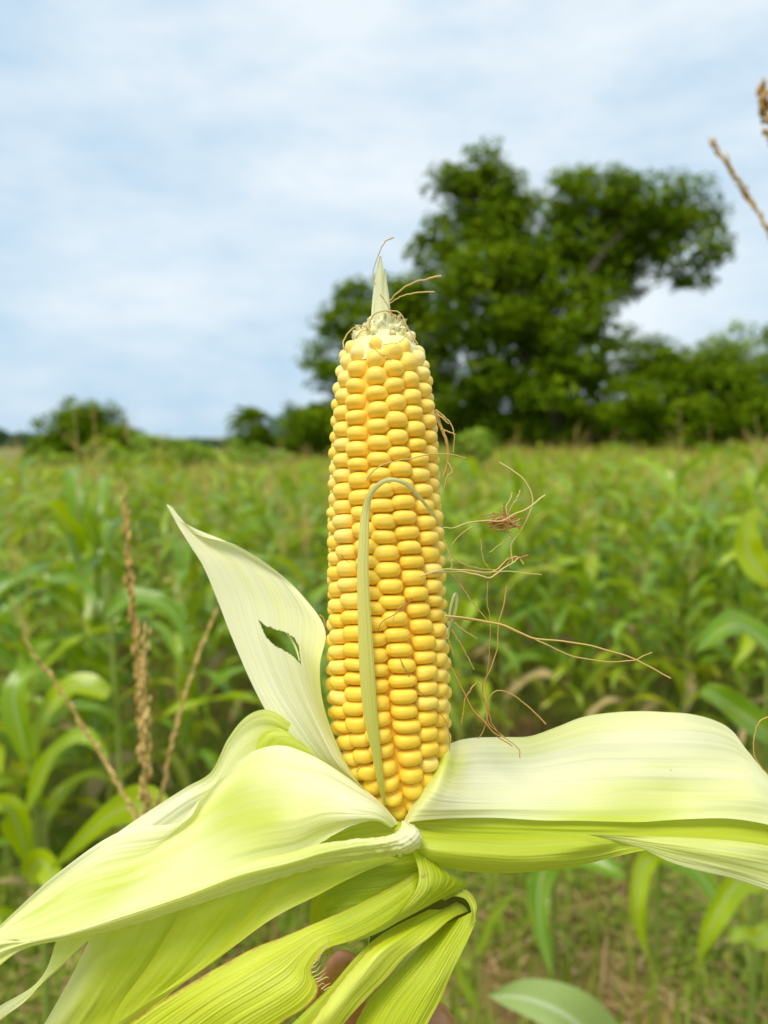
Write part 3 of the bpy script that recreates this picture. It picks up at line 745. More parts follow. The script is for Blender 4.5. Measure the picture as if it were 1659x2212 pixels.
# cob core
m = MB(); ys = np.linspace(765, 1830, 60); th = np.linspace(0, 2 * np.pi, 28, endpoint=False)
V = np.array([[ear_pt(y, a, .80) for a in th] for y in ys]); m.add(V.reshape(-1, 3), grid_faces(60, 28, True))
m.build('cob', island_mat('cob core', [(0, (.90, .50, .04)), (1, (.92, .56, .06))], rough=.6), ear)

# unit kernel: a rounded box from a cube sphere
def cube_sphere(n):
    V = []; Fc = []
    for ax in range(3):
        for sg in (-1, 1):
            b = len(V); l = np.linspace(-1, 1, n)
            for a in l:
                for c in l:
                    p = [0, 0, 0]; p[ax] = sg; p[(ax + 1) % 3] = math.tan(a * math.pi / 4) if sg > 0 else math.tan(c * math.pi / 4); p[(ax + 2) % 3] = math.tan(c * math.pi / 4) if sg > 0 else math.tan(a * math.pi / 4)
                    V.append(p)
            for i in range(n - 1):
                for j in range(n - 1): Fc.append([b + i * n + j, b + (i + 1) * n + j, b + (i + 1) * n + j + 1, b + i * n + j + 1])
    V = np.array(V, float); V /= np.linalg.norm(V, axis=1, keepdims=True)
    key = {}; mp_ = []; out = []
    for v in np.round(V, 5):
        k = tuple(v + 0.0)
        if k not in key: key[k] = len(out); out.append(v)
        mp_.append(key[k])
    return np.array(out), np.array(mp_)[np.array(Fc)]
KV, KF = cube_sphere(8)
def kernel_verts(c, ax, ay, az, hx, hy, hz, rnd, seed):
    e = 1.0 - 0.42 * (1 - rnd)
    P = np.sign(KV) * np.abs(KV) ** e
    P /= (np.sum(np.abs(P) ** (2 / e), axis=1, keepdims=True)) ** (e / 2)
    x, y, z = P[:, 0].copy(), P[:, 1].copy(), P[:, 2].copy()
    # narrower towards the cob; outer face flattened and slightly dimpled
    k = 0.80 + 0.20 * np.clip((z + .6), 0, 1)
    dim = random.uniform(-.02, .07) * (1 - rnd)
    z = np.where(z > 0, z * (1 - dim * np.exp(-(x * x * 1.5 + y * y * 4))), z)
    y = y + random.uniform(-.12, .12) * (x * x - .3) + random.uniform(-.07, .07) * x      # bean curve and skew
    x = x + random.uniform(-.06, .06) * y
    sk = random.uniform(-.05, .05)
    return c + np.outer(x * k * hx * (1 + sk * y), ax) + np.outer(y * k * hy, ay) + np.outer(z * hz, az)

NROW = 14
tw_y = [735, 790, 1000, 1220, 1340, 1430, 1530, 1650, 1800]; tw_v = [-.25, -.22, -.11, .06, .19, .235, .25, .33, .38]
ks = []
ysq = [732.0]
while ysq[-1] < 1800: ysq.append(ysq[-1] + float(np.interp(ysq[-1], [740, 800, 900, 1250, 1500, 1640, 1780], [37, 37, 33.5, 31.5, 32, 36, 40])))
for j in range(NROW):
    ph = (j % 2) * .5 + random.uniform(-.10, .10); wob = random.uniform(0, 6)
    edge = [float(np.interp(i + ph + .09 * math.sin(i * .5 + wob) + random.uniform(-.07, .07), range(len(ysq)), ysq)) for i in range(len(ysq) - 1)]
    for y0, y1 in zip(edge[:-1], edge[1:]):
        yc = (y0 + y1) / 2
        th = j * 2 * math.pi / NROW + np.interp(yc, tw_y, tw_v) + random.uniform(-.02, .02) + 0.05 * math.sin(yc * .009 + j * 1.7)
        ks.append((j, yc, y1 - y0, (th + math.pi) % (2 * math.pi) - math.pi))
kmeshes = []
for (j, yc, h, th) in ks:
    c, r = ear_frame(yc)
    if r < .006: continue
    c2, r2 = ear_frame(yc - 6); c3, r3 = ear_frame(yc + 6)
    rad = RIGHT * math.sin(th) - FWD * math.cos(th)
    tang = (c2 + rad * r2) - (c3 + rad * r3); tang /= np.linalg.norm(tang)
    if tang.dot(UP) < .3: tang = tang * .5 + UP * .5; tang /= np.linalg.norm(tang)
    sx = np.cross(tang, rad); sx /= np.linalg.norm(sx)
    nrm = np.cross(sx, tang); nrm = nrm if nrm.dot(rad) > 0 else -nrm
    d = np.interp(yc, [700, 1300, 1830], [.306, .300, .293])
    hx = max(r * math.sin(math.pi / NROW) * 1.02, .0030) * random.uniform(.96, 1.04)
    hy = h / 2 / F * d * 1.08 * (1.1 if yc < 800 else 1)
    rnd = float(np.interp(yc, [760, 900, 1100, 1600, 1720], [1.0, .75, .50, .55, .9])) * random.uniform(.75, 1.0)
    hz = .0068
    size = random.uniform(.97, 1.02)
    cen = c + rad * r - nrm * (hz * random.uniform(.93, 1.03))
    V = kernel_verts(cen, sx, tang, nrm, hx * size, hy * size, hz, rnd, 0)
    tint = float(np.interp(yc, [740, 800, 900, 1250, 1800], [.45, .32, .20, .06, .0])) + random.uniform(-.04, .05)
    kmeshes.append((abs(th), yc, V, tint))
front = sorted(range(len(kmeshes)), key=lambda i: kmeshes[i][0] + (0.6 if kmeshes[i][1] > 1745 else 0))[:100]
fs = set(front); rest_k = MB()
for i, (a, yc, V, t) in enumerate(kmeshes):
    if i in fs:
        m = MB(); m.add(V, KF, None, t); m.build('kernel', M_kernel, ear)
    else: rest_k.add(V, KF, None, t)
o = rest_k.build('kernels', M_kernel, ear); o['kind'] = 'stuff'

# tip: undeveloped pale kernels and the withered point
m = MB(); ys = np.linspace(690, 790, 30); th = np.linspace(0, 2 * np.pi, 60, endpoint=False)
V = np.array([[ear_pt(y, a, float(np.interp(y, [690, 715, 745, 790], [.45, .72, .84, .82])), .0009 * noise.noise(Vector((a * 5 * math.cos(a), y * .09, a * 3)))) for a in th] for y in ys])
m.add(V.reshape(-1, 3), grid_faces(30, 60, True), None, .1)
for k in range(60):
    yc = random.uniform(694, 742); th_ = random.uniform(-3.1, 3.1)
    c, r = ear_frame(yc); rr = r * np.interp(yc, [690, 720, 742], [.55, .78, .86])
    rad = RIGHT * math.sin(th_) - FWD * math.cos(th_); nrm = rad * .8 + UP * .6; nrm /= np.linalg.norm(nrm)
    sx = np.cross(UP, rad); s_ = random.uniform(.0010, .0021); tg = np.cross(nrm, sx)
    V = kernel_verts(c + rad * (rr - .001), sx, tg, nrm, s_, s_ * 1.1, s_ * random.uniform(1.2, 2.0), 1.0, 0)
    V = V + rng.normal(0, .00010, V.shape); m.add(V, KF, None, random.uniform(0, .5))
ysl = np.linspace(560, 775, 24)
for k in range(60):       # ragged white scales
    a = random.uniform(-2.2, 2.2); yb = random.uniform(700, 742); c, r = ear_frame(yb)
    p = c + (RIGHT * math.sin(a) - FWD * math.cos(a)) * r * .78; q = p + UP * random.uniform(.0015, .004) + RIGHT * random.uniform(-.002, .002) - FWD * .001
    w = RIGHT * random.uniform(.0005, .0012); nq = (RIGHT * math.sin(a) - FWD * math.cos(a)) * .0012; m.add([p - w, p + nq, p + w, q + w * .5, q + nq, q - w * .3], [[0, 1, 4, 5], [1, 2, 3, 4]], None, random.uniform(.2, .5))
m.build('cob_tip', M_cob, ear)
for (pts, wid, tnt) in (([(826, 735, .2990), (822, 690, .301), (820, 640, .302), (821, 595, .302), (822, 553, .302)], [19, 20, 15, 9.5, 1.5], .04),
                        ([(836, 735, .299), (836, 690, .300), (834, 640, .301), (832, 605, .301), (832, 580, .301)], [11, 9, 6.5, 3.5, .6], .0),
                        ([(815, 730, .299), (812, 690, .300), (814, 650, .301), (818, 620, .302)], [8, 7, 4, .5], .0)):
    m = MB(); P = cr([at(*p) for p in pts], 24); W_ = cr(np.array(wid)[:, None], 24)[:, 0] / F * .3
    cs = np.linspace(-1, 1, 9)
    V = np.stack([P + RIGHT * (W_ * c)[:, None] - FWD * (W_ * .55 * (1 - c * c))[:, None] + FWD * (0.0003 * math.sin(c * 14)) for c in cs], 1)
    uv = np.stack(np.meshgrid(np.linspace(0, 1, 24), (cs + 1) / 2, indexing='ij')[::-1], -1)
    m.add(V.reshape(-1, 3), grid_faces(24, 9), uv.reshape(-1, 2), tnt); m.build('tip_bract', M_husk, ear)

# husk leaves: rows of control points from base to tip, each (x, y, distance[, tint])
def in_poly(px, py, poly):
    inside = np.zeros(len(px), bool); n = len(poly)
    for i in range(n):
        x1, y1 = poly[i]; x2, y2 = poly[(i + 1) % n]
        c = ((y1 > py) != (y2 > py)) & (px < (x2 - x1) * (py - y1) / (y2 - y1 + 1e-9) + x1)
        inside ^= c
    return inside

def husk(rows, mat, tint=.3, tints=None, nl=110, nw=44, holes=None, wrinkle=.0006, rib=.00012, ribs=16, seed=1, label=None, name='husk_leaf', ragged=0.0, curl=0.0, crumple=None):
    Rr = []
    for r in rows:
        d0 = r[0][2]; dl = [p[2] if len(p) > 2 else None for p in r]
        idx = [i for i, q in enumerate(dl) if q is not None]
        dd = np.interp(range(len(r)), idx, [dl[i] for i in idx])
        Rr.append([[p[0], p[1], dd[i]] for i, p in enumerate(r)])
    A = np.array(Rr, float)
    G = cr(A, nl); G = cr(G.transpose(1, 0, 2), nw).transpose(1, 0, 2)         # nl x nw x 3
    Tn = np.full(G.shape[:2], float(tint))
    if tints is not None:
        Tt = cr(np.array(tints, float), nl); Tn = cr(Tt.T, nw).T
    W = CAM + RIGHT * ((G[..., 0] - 829.5) / F * G[..., 2])[..., None] - UP * ((G[..., 1] - 1106) / F * G[..., 2])[..., None] + FWD * G[..., 2][..., None]
    du = np.gradient(W, axis=0); dv = np.gradient(W, axis=1)
    Nn = np.cross(du, dv); Nn /= np.linalg.norm(Nn, axis=-1, keepdims=True) + 1e-9
    s = np.linspace(0, 1, nl)[:, None]; u = np.linspace(0, 1, nw)[None, :]
    H = .5 * rib * np.sin(u * ribs * 6.28 + 1.5 * np.sin(s * 3 + seed)) + (rib * 1.6 + .00012) * np.array([[noise.noise(Vector((a * 2.2, b * 24 + seed, seed))) for b in u[0]] for a in s[:, 0]])
    nz_ = np.array([[noise.noise(Vector((a * 3.0 + seed * 5, b * 4.5, seed))) + .22 * noise.noise(Vector((a * 5 + seed, b * 9, seed + 3))) for b in u[0]] for a in s[:, 0]])
    H = H + wrinkle * nz_ * np.minimum(1, np.minimum(s, 1) * 6)
    if crumple:
        cz = np.array([[noise.noise(Vector((a * 38 + seed, b * 5, 1.0))) + .6 * noise.noise(Vector((a * 90, b * 9, 2.0))) for b in u[0]] for a in s[:, 0]])
        H = H + crumple[0] * cz * np.clip((crumple[1] - s) / crumple[1] * 2, 0.12, 1)
    W = W + Nn * H[..., None]
    if ragged:      # torn, uneven last edge
        e = np.array([noise.noise(Vector((a * 60, seed, 0))) for a in s[:, 0]])
        W[:, -1] += dv[:, -1] * (e * ragged)[:, None]
    fcs = grid_faces(nl, nw)
    if holes:
        cx = G[..., 0].ravel()[fcs].mean(1); cy = G[..., 1].ravel()[fcs].mean(1)
        cy = cy + np.array([3.0 * noise.noise(Vector((x * .16, y * .16, 0))) + 2.0 * noise.noise(Vector((x * .5, y * .5, 5))) for x, y in zip(cx, cy)])
        kill = np.zeros(len(fcs), bool)
        for h in holes: kill |= in_poly(cx, cy, h)
        fcs = fcs[~kill]
    uv = np.stack(np.broadcast_arrays(u, s), -1)
    m = MB(); m.add(W.reshape(-1, 3), fcs, uv.reshape(-1, 2), Tn.ravel())
    o = m.build(name, mat, ear)
    if label: o['label'] = label
    return o

# A: upright pale leaf left of the ear, with a torn slit
hole = [(558, 1338), (575, 1352), (600, 1360), (622, 1368), (636, 1378), (645, 1395), (650, 1436), (634, 1418), (612, 1404), (592, 1394), (575, 1376)]
husk([[(765, 1760, .288), (790, 1760), (815, 1755), (832, 1750, .278)],
      [(712, 1672, .297), (745, 1690), (775, 1700), (795, 1715, .277)],
      [(655, 1630, .301), (695, 1632, .294), (732, 1648, .284), (760, 1672, .278)],
      [(602, 1580, .305), (650, 1565, .300), (695, 1578, .290), (727, 1606, .280)],
      [(548, 1485, .311), (600, 1482, .309), (656, 1488, .299), (699, 1520, .284)],
      [(500, 1375, .316), (560, 1375, .316), (630, 1388, .307), (692, 1440, .288)],
      [(470, 1297, .319), (540, 1292, .321), (622, 1305, .314), (703, 1362, .298)],
      [(440, 1225, .321), (500, 1218, .324), (572, 1228, .322), (658, 1292, .311)],
      [(415, 1185, .322), (460, 1178, .326), (515, 1188, .325), (600, 1237, .317)],
      [(396, 1155, .323), (425, 1152, .326), (462, 1160, .325), (515, 1182, .321)],
      [(380, 1128, .325), (394, 1130), (410, 1137), (432, 1156, .324)],
      [(367, 1104, .326), (374, 1106), (383, 1111), (393, 1122, .326)],
      [(359, 1090, .327), (363, 1090), (367, 1092), (373, 1097, .327)]],
     M_husk, tints=[[.5, .4, .3, .3], [.3, .2, .2, .3], [.15, .12, .15, .35], [.02, .1, .12, .4], [.02, .05, .1, .42], [.0, .04, .12, .4], [.0, .05, .18, .2], [.0, .08, .1, .1], [.0, .1, .1, .02], [.0, .1, .05, .0], [0, 0, 0, 0], [0, 0, 0, 0], [0, 0, 0, 0]],
     nl=460, nw=230, holes=[hole], wrinkle=.0005, rib=.00004, ribs=26, seed=2)
# C: folded leaf behind
husk([[(745, 1690, .292), (775, 1730), (790, 1750), (800, 1765, .283)],
      [(668, 1602, .300), (705, 1665, .297), (740, 1700), (760, 1720, .286)],
      [(618, 1555, .303), (645, 1610, .302), (670, 1660, .297), (690, 1690, .290)],
      [(575, 1533, .305), (590, 1580, .304), (610, 1640), (630, 1690, .295)],
      [(532, 1548, .307), (542, 1590, .306), (560, 1650), (580, 1700, .298)],
      [(492, 1597, .307), (502, 1630, .306), (515, 1670), (530, 1710, .299)],
      [(456, 1667, .304), (464, 1695, .303), (475, 1725), (490, 1760, .299)],
      [(400, 1702, .301), (405, 1730, .299), (412, 1765), (425, 1800, .297)],
      [(332, 1745, .298), (340, 1775, .296), (352, 1805), (365, 1835, .295)],
      [(265, 1790, .295), (278, 1820, .293), (290, 1850), (300, 1870, .292)],
      [(215, 1830, .293), (232, 1850), (250, 1870), (265, 1890, .290)]],
     M_husk, tints=[[.9, .9, .9, .9], [.8, .9, .9, .9], [.55, .8, .9, .9], [.45, .6, .8, .8], [.4, .35, .5, .6], [.4, .25, .3, .5], [.35, .2, .2, .3], [.15, .05, .05, .1], [.08, .0, .0, .1], [.1, .0, .0, .1], [.1, 0, 0, .1]],
     wrinkle=.0010, seed=3, rib=.00006)
# green lining of the fold
husk([[(552, 1622, .3005), (566, 1620), (582, 1620), (600, 1622, .2990)], [(556, 1600, .3008), (575, 1603), (596, 1608), (618, 1618, .2985)], [(572, 1580, .3010), (590, 1588), (612, 1600), (636, 1622, .2980)], [(603, 1573, .3010), (618, 1585), (640, 1605), (664, 1635, .2975)], [(632, 1592, .3005), (650, 1605), (672, 1622), (690, 1645, .2970)], [(690, 1645, .300), (700, 1650), (715, 1660), (730, 1675, .293)]],
     M_husk, tint=.72, seed=5, nl=40, nw=20, wrinkle=.0003)
# B: the broad left leaf
husk([[(862, 1779, .275), (856, 1782), (850, 1785), (845, 1788, .2715)],
      [(818, 1730, .277), (822, 1748, .271), (816, 1763, .2685), (812, 1774, .2685)],
      [(762, 1687, .281), (768, 1720, .272), (762, 1757, .2665), (758, 1785, .268)],
      [(695, 1642, .288), (702, 1690, .277), (700, 1755, .2665), (698, 1816, .268)],
      [(645, 1619, .293), (638, 1690, .280), (638, 1772, .268), (640, 1848, .268)],
      [(600, 1611, .2955), (578, 1690, .286), (568, 1782, .273), (560, 1866, .268)],
      [(545, 1626, .2965), (508, 1710, .291), (490, 1802, .279), (470, 1899, .268)],
      [(482, 1678, .2955), (440, 1752, .293), (408, 1842, .283), (370, 1938, .268)],
      [(436, 1722, .2925), (375, 1800, .292), (322, 1885, .283), (270, 1972, .268)],
      [(395, 1775, .2905), (320, 1838, .290), (258, 1910, .281), (215, 1994, .2675)],
      [(262, 1796, .2925), (215, 1862, .287), (170, 1935, .279), (150, 2016, .267)],
      [(130, 1883, .285), (108, 1932, .281), (85, 1980, .274), (75, 2030, .2665)],
      [(20, 1982, .276), (12, 2000, .274), (5, 2020, .270), (0, 2036, .266)],
      [(-70, 2070, .268), (-72, 2078), (-74, 2086), (-76, 2100, .264)]],
     M_husk, tints=[[.1, .2, .3, .4], [.05, .1, .2, .3], [.05, .0, .1, .2], [.05, .05, .3, .35], [.05, .15, .35, .2], [.05, .3, .6, .3], [.1, .55, .5, .2], [.1, .35, .25, .2], [.0, .2, .4, .1], [.0, .3, .6, .2], [.0, .25, .55, .3], [.1, .35, .55, .3], [.2, .3, .3, .3], [.3, .3, .3, .3]],
     nl=200, nw=90, wrinkle=.0015, rib=.00005, ribs=15, seed=7, ragged=1.2)
# rim folded back over the lower border of the broad left leaf
husk([[(868, 1772, .2715), (880, 1776), (892, 1782), (900, 1790, .2715)],
      [(866, 1786, .2690), (888, 1792, .2655), (908, 1806, .2655), (910, 1826, .2690)],
      [(852, 1800, .2680), (868, 1812, .2640), (878, 1830, .2640), (874, 1848, .2670)],
      [(826, 1806, .2680), (830, 1822, .2640), (834, 1838), (835, 1852, .2670)],
      [(762, 1812, .2670), (763, 1830, .2625), (764, 1848), (765, 1862, .2660)],
      [(692, 1824, .2665), (696, 1842, .2615), (698, 1858), (700, 1871, .2655)],
      [(620, 1847, .2660), (622, 1863, .2610), (620, 1878), (616, 1892, .2650)],
      [(525, 1871, .2655), (521, 1888, .2600), (515, 1907), (508, 1925, .2650)],
      [(420, 1914, .2650), (413, 1930, .2600), (406, 1946), (398, 1961, .2650)],
      [(300, 1955, .2650), (293, 1971, .2605), (286, 1986), (278, 1999, .2650)],
      [(175, 2003, .2650), (166, 2012, .2615), (157, 2020), (149, 2027, .2645)],
      [(70, 2028, .2640), (64, 2034, .2620), (58, 2039), (54, 2047, .2640)],
      [(0, 2034, .2630), (-4, 2050), (-8, 2070), (-14, 2095, .2630)],
      [(-80, 2055, .2620), (-82, 2090), (-84, 2120), (-86, 2160, .2620)]],
     M_husk, tints=[[.2, .1, .1, .2], [.2, .05, .05, .2], [.1, .05, .1, .3], [.05, .3, .4, .5], [.1, .45, .4, .5], [.3, .5, .35, .55], [.4, .45, .5, .5], [.25, .4, .45, .5], [.15, .4, .4, .5], [.15, .35, .4, .5], [.2, .3, .4, .5], [.2, .3, .4, .5], [.3, .3, .4, .5], [.3, .3, .3, .4]],
     nl=260, nw=34, wrinkle=.0011, rib=.00012, ribs=7, seed=9, ragged=3.0, crumple=(.0004, .5))
# green lining seen in the slot between them
husk([[(868, 1776, .2745), (866, 1790), (862, 1800), (858, 1812, .2725)], [(825, 1768, .2755), (825, 1785), (822, 1803), (820, 1822, .2730)], [(760, 1778, .2750), (760, 1793), (758, 1810), (756, 1828, .2725)], [(700, 1805, .2740), (700, 1813), (699, 1824), (698, 1838, .2720)], [(664, 1828, .2735), (664, 1833), (664, 1838), (664, 1850, .2715)]],
     M_husk, tint=.95, seed=11, nl=40, nw=16)
# D: three green leaves hanging down left
husk([[(200, 2002, .284), (265, 1992), (335, 1970), (412, 1945, .284)], [(186, 2044, .284), (240, 2045, .280), (312, 2038), (382, 1998, .283)], [(162, 2094, .283), (212, 2100, .279), (272, 2098), (342, 2068, .282)],
      [(126, 2159, .282), (180, 2162, .278), (232, 2160), (292, 2138, .281)], [(92, 2218, .280), (140, 2222), (192, 2222), (252, 2202, .279)], [(60, 2275, .278), (110, 2285), (160, 2285), (220, 2265, .277)]],
     M_husk, tints=[[.6, .8, .9, .9], [.4, .8, .9, .9], [.3, .7, .9, .95], [.3, .65, .9, .95], [.3, .6, .9, .9], [.3, .6, .9, .9]], seed=13, nl=60, nw=34, wrinkle=.0008)
husk([[(395, 1935, .2785), (480, 1912), (560, 1885), (625, 1862, .279)], [(386, 1974, .2785), (445, 1965, .2755), (520, 1950), (580, 1932, .277)], [(346, 2044, .2785), (400, 2040, .2750), (455, 2030), (525, 2003, .275)],
      [(302, 2110, .2780), (345, 2110, .2740), (395, 2100), (455, 2078, .273)], [(255, 2178, .277), (285, 2178), (320, 2168), (375, 2140, .272)], [(222, 2250, .275), (245, 2250), (270, 2242), (310, 2205, .270)]],
     M_husk, tint=.92, seed=17, nl=60, nw=34, wrinkle=.0007)
husk([[(838, 1846, .274), (846, 1850), (854, 1853), (862, 1856, .272)], [(760, 1850, .276), (775, 1858, .2735), (790, 1866), (803, 1876, .271)], [(680, 1862, .2765), (705, 1880, .274), (725, 1895), (742, 1905, .270)], [(608, 1888, .2765), (635, 1905, .274), (660, 1922), (684, 1936, .2695)], [(560, 1938, .2760), (580, 1945, .273), (600, 1955), (622, 1966, .269)],
      [(502, 2008, .2745), (522, 2008, .271), (545, 2005), (566, 1999, .268)], [(436, 2078, .2720), (455, 2074), (476, 2066), (492, 2052, .2665)], [(345, 2148, .2695), (365, 2143), (388, 2130), (406, 2110, .2650)], [(268, 2205, .268), (285, 2200), (305, 2190), (322, 2162, .2640)], [(200, 2262, .266), (215, 2260), (235, 2250), (250, 2215, .262)]],
     M_husk, tint=.82, tints=[[.9, .9, .9, .8]] * 4 + [[.9, .9, .9, .6]] * 6, seed=19, nl=100, nw=24, wrinkle=.0006)
# E: twisted tail left
husk([[(140, 2005, .276), (170, 2000), (200, 1995), (230, 1990, .276)], [(122, 2032, .2755), (145, 2034), (172, 2034), (197, 2026, .275)], [(101, 2092, .274), (120, 2088), (140, 2080), (163, 2056, .274)], [(66, 2134, .272), (76, 2132), (88, 2126), (102, 2113, .272)], [(0, 2173, .270), (14, 2176), (30, 2178), (50, 2168, .270)], [(-50, 2210, .268), (-36, 2216), (-20, 2220), (0, 2201, .268)]],
     M_husk, tints=[[.8, .8, .8, .8], [.6, .6, .6, .6], [.3, .5, .5, .5], [.3, .4, .4, .4], [.2, .2, .2, .2], [.2, .2, .2, .2]], seed=23, nl=60, nw=14, wrinkle=.0004)
# R1: the broad right leaf
husk([[(940, 1590, .300), (930, 1650, .290), (905, 1705, .282), (868, 1782, .277)],
      [(966, 1606, .291), (958, 1650, .281), (932, 1712, .274), (888, 1776, .274)],
      [(992, 1600, .298), (985, 1662, .284), (965, 1722, .275), (940, 1771, .2745)],
      [(1034, 1595, .303), (1028, 1660, .292), (1018, 1725, .280), (1008, 1767, .2775)],
      [(1095, 1593, .308), (1088, 1660, .300), (1083, 1725, .286), (1078, 1766, .2815)],
      [(1146, 1590, .312), (1152, 1660, .306), (1162, 1725, .291), (1170, 1771, .2850)],
      [(1203, 1570, .317), (1220, 1650, .309), (1236, 1725, .296), (1242, 1772, .2880)],
      [(1256, 1549, .320), (1288, 1640, .311), (1310, 1722, .299), (1312, 1775, .2910)],
      [(1310, 1539, .322), (1352, 1640, .311), (1372, 1715, .303), (1380, 1777, .2940)],
      [(1375, 1535, .323), (1420, 1640, .310), (1442, 1716, .305), (1440, 1773, .2970)],
      [(1440, 1538, .322), (1488, 1640, .311), (1512, 1718, .304), (1502, 1769, .2985)],
      [(1495, 1543, .320), (1550, 1642, .313), (1582, 1718, .304), (1572, 1768, .2995)],
      [(1545, 1557, .319), (1600, 1650, .314), (1636, 1722, .304), (1640, 1777, .300)],
      [(1578, 1578, .318), (1640, 1672), (1680, 1738), (1700, 1792, .300)],
      [(1608, 1618, .316), (1670, 1700), (1712, 1758), (1740, 1806, .300)],
      [(1662, 1676, .314), (1712, 1738), (1752, 1784), (1790, 1822, .300)],
      [(1800, 1790, .310), (1830, 1820), (1860, 1850), (1900, 1880, .300)]],
     M_husk, tints=[[.5, .6, .5, .3], [.4, .6, .3, .2], [.2, .45, .05, .1], [.15, .0, .05, .15], [.25, .0, .05, .15], [.35, .0, .05, .3], [.35, .02, .15, .6], [.3, .05, .3, .7], [.25, .02, .4, .65], [.2, .05, .4, .5], [.15, .05, .3, .25], [.1, .08, .25, .2], [.1, .1, .2, .2], [.1, .1, .15, .2], [.1, .1, .2, .3], [.1, .1, .2, .3], [.1, .1, .2, .3]],
     nl=220, nw=90, wrinkle=.0012, rib=.00004, ribs=15, seed=31)
# R2: green band beneath, R3: lower green leaf, R4: pale fold
husk([[(884, 1772, .2785), (886, 1778), (889, 1784), (893, 1792, .2775)], [(1000, 1756, .286), (1000, 1776, .281), (1000, 1792), (1000, 1806, .280)], [(1150, 1758, .2925), (1150, 1779, .287), (1150, 1796), (1150, 1812, .2845)], [(1300, 1762, .298), (1300, 1784, .292), (1300, 1800), (1300, 1816, .289)],
      [(1450, 1762, .303), (1450, 1784), (1450, 1802), (1450, 1820, .294)], [(1600, 1764, .306), (1600, 1788), (1600, 1808), (1600, 1828, .298)], [(1760, 1790, .308), (1760, 1812), (1760, 1830), (1760, 1856, .302)]],
     M_husk, tint=.9, seed=37, nl=100, nw=20, wrinkle=.0006)
husk([[(888, 1776, .2785), (890, 1795, .274), (893, 1820), (896, 1842, .2745)], [(915, 1790, .2785), (912, 1815, .2715), (912, 1840, .2705), (915, 1858, .2735)], [(960, 1797, .2795), (958, 1822, .2705), (955, 1850, .2690), (952, 1872, .2735)], [(1040, 1801, .2820), (1040, 1830, .2715), (1036, 1860, .2700), (1030, 1884, .2755)], [(1120, 1802, .2850), (1120, 1835, .2740), (1115, 1865, .2725), (1110, 1886, .2780)],
      [(1200, 1803, .2880), (1200, 1832, .2780), (1195, 1860, .2765), (1188, 1880, .2820)], [(1280, 1804, .2910), (1280, 1826, .2840), (1275, 1850), (1268, 1866, .2870)], [(1345, 1806, .2930), (1348, 1820), (1350, 1834), (1352, 1845, .2910)], [(1412, 1812, .2950), (1415, 1818), (1418, 1824), (1420, 1832, .2930)]],
     M_husk, tint=.86, tints=[[.7, .8, .8, .8]] + [[.85, .86, .8, .9]] * 8, seed=41, nl=120, nw=40, wrinkle=.0005)
husk([[(1262, 1802, .2840), (1270, 1803), (1278, 1804), (1288, 1806, .2840)], [(1360, 1806, .2810), (1365, 1815), (1374, 1824), (1384, 1833, .2810)], [(1450, 1808, .2815), (1450, 1826, .2790), (1450, 1845), (1450, 1862, .2800)], [(1530, 1812, .2825), (1530, 1838, .2795), (1528, 1862), (1525, 1884, .2810)], [(1600, 1818, .2840), (1600, 1850, .2805), (1600, 1880), (1600, 1903, .2830)],
      [(1700, 1835, .2860), (1700, 1870), (1700, 1910), (1700, 1940, .2860)], [(1820, 1870, .289), (1820, 1910), (1820, 1960), (1820, 2000, .289)]],
     M_husk, tints=[[.5, .5, .5, .5], [.5, .5, .4, .4], [.5, .5, .35, .2], [.5, .45, .35, .15], [.5, .4, .35, .1], [.5, .4, .35, .1], [.5, .4, .35, .1]], seed=43, nl=100, nw=40, wrinkle=.0006, ribs=12, rib=.00012)
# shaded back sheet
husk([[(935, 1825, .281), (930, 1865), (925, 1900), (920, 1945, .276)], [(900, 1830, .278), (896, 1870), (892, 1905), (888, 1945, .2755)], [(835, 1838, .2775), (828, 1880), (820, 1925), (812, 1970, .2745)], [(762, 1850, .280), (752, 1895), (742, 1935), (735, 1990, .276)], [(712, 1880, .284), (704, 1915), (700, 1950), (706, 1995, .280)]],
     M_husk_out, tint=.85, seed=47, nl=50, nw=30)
# F: big ribbed outer leaf, front
husk([[(930, 1862, .2800), (926, 1882), (922, 1900), (918, 1920, .2740)], [(895, 1886, .2740), (897, 1903, .2700), (897, 1920, .2670), (892, 1938, .2650)],
      [(840, 1918, .2730), (850, 1938, .2680), (858, 1955, .2655), (862, 1972, .2635)],
      [(778, 1950, .2715), (792, 1972, .2665), (806, 1990, .2640), (818, 2004, .2620)],
      [(724, 1975, .2700), (738, 2000, .2650), (752, 2018, .2625), (764, 2031, .2605)],
      [(672, 1997, .2685), (683, 2020, .2640), (694, 2040, .2610), (703, 2053, .2595)],
      [(612, 2022, .2670), (636, 2050, .2620), (657, 2078, .2590), (673, 2096, .2580)],
      [(550, 2046, .2650), (590, 2080, .2600), (640, 2115, .2570), (688, 2134, .2570)],
      [(472, 2088, .2620), (530, 2118, .2570), (592, 2150, .2545), (668, 2172, .2555)],
      [(404, 2128, .2600), (452, 2165, .2550), (512, 2197, .2525), (592, 2222, .2535)],
      [(320, 2180, .2570), (372, 2222), (430, 2255), (505, 2278, .2510)],
      [(240, 2240, .2540), (290, 2285), (340, 2320), (410, 2340, .2480)]],
     M_husk_edge, tints=[[.8, .8, .8, .8]] + [[.75, .7, .7, .6]] * 4 + [[.5, .4, .4, .4]] * 7, nl=160, nw=130, wrinkle=.0007, rib=.00016, ribs=26, seed=53)
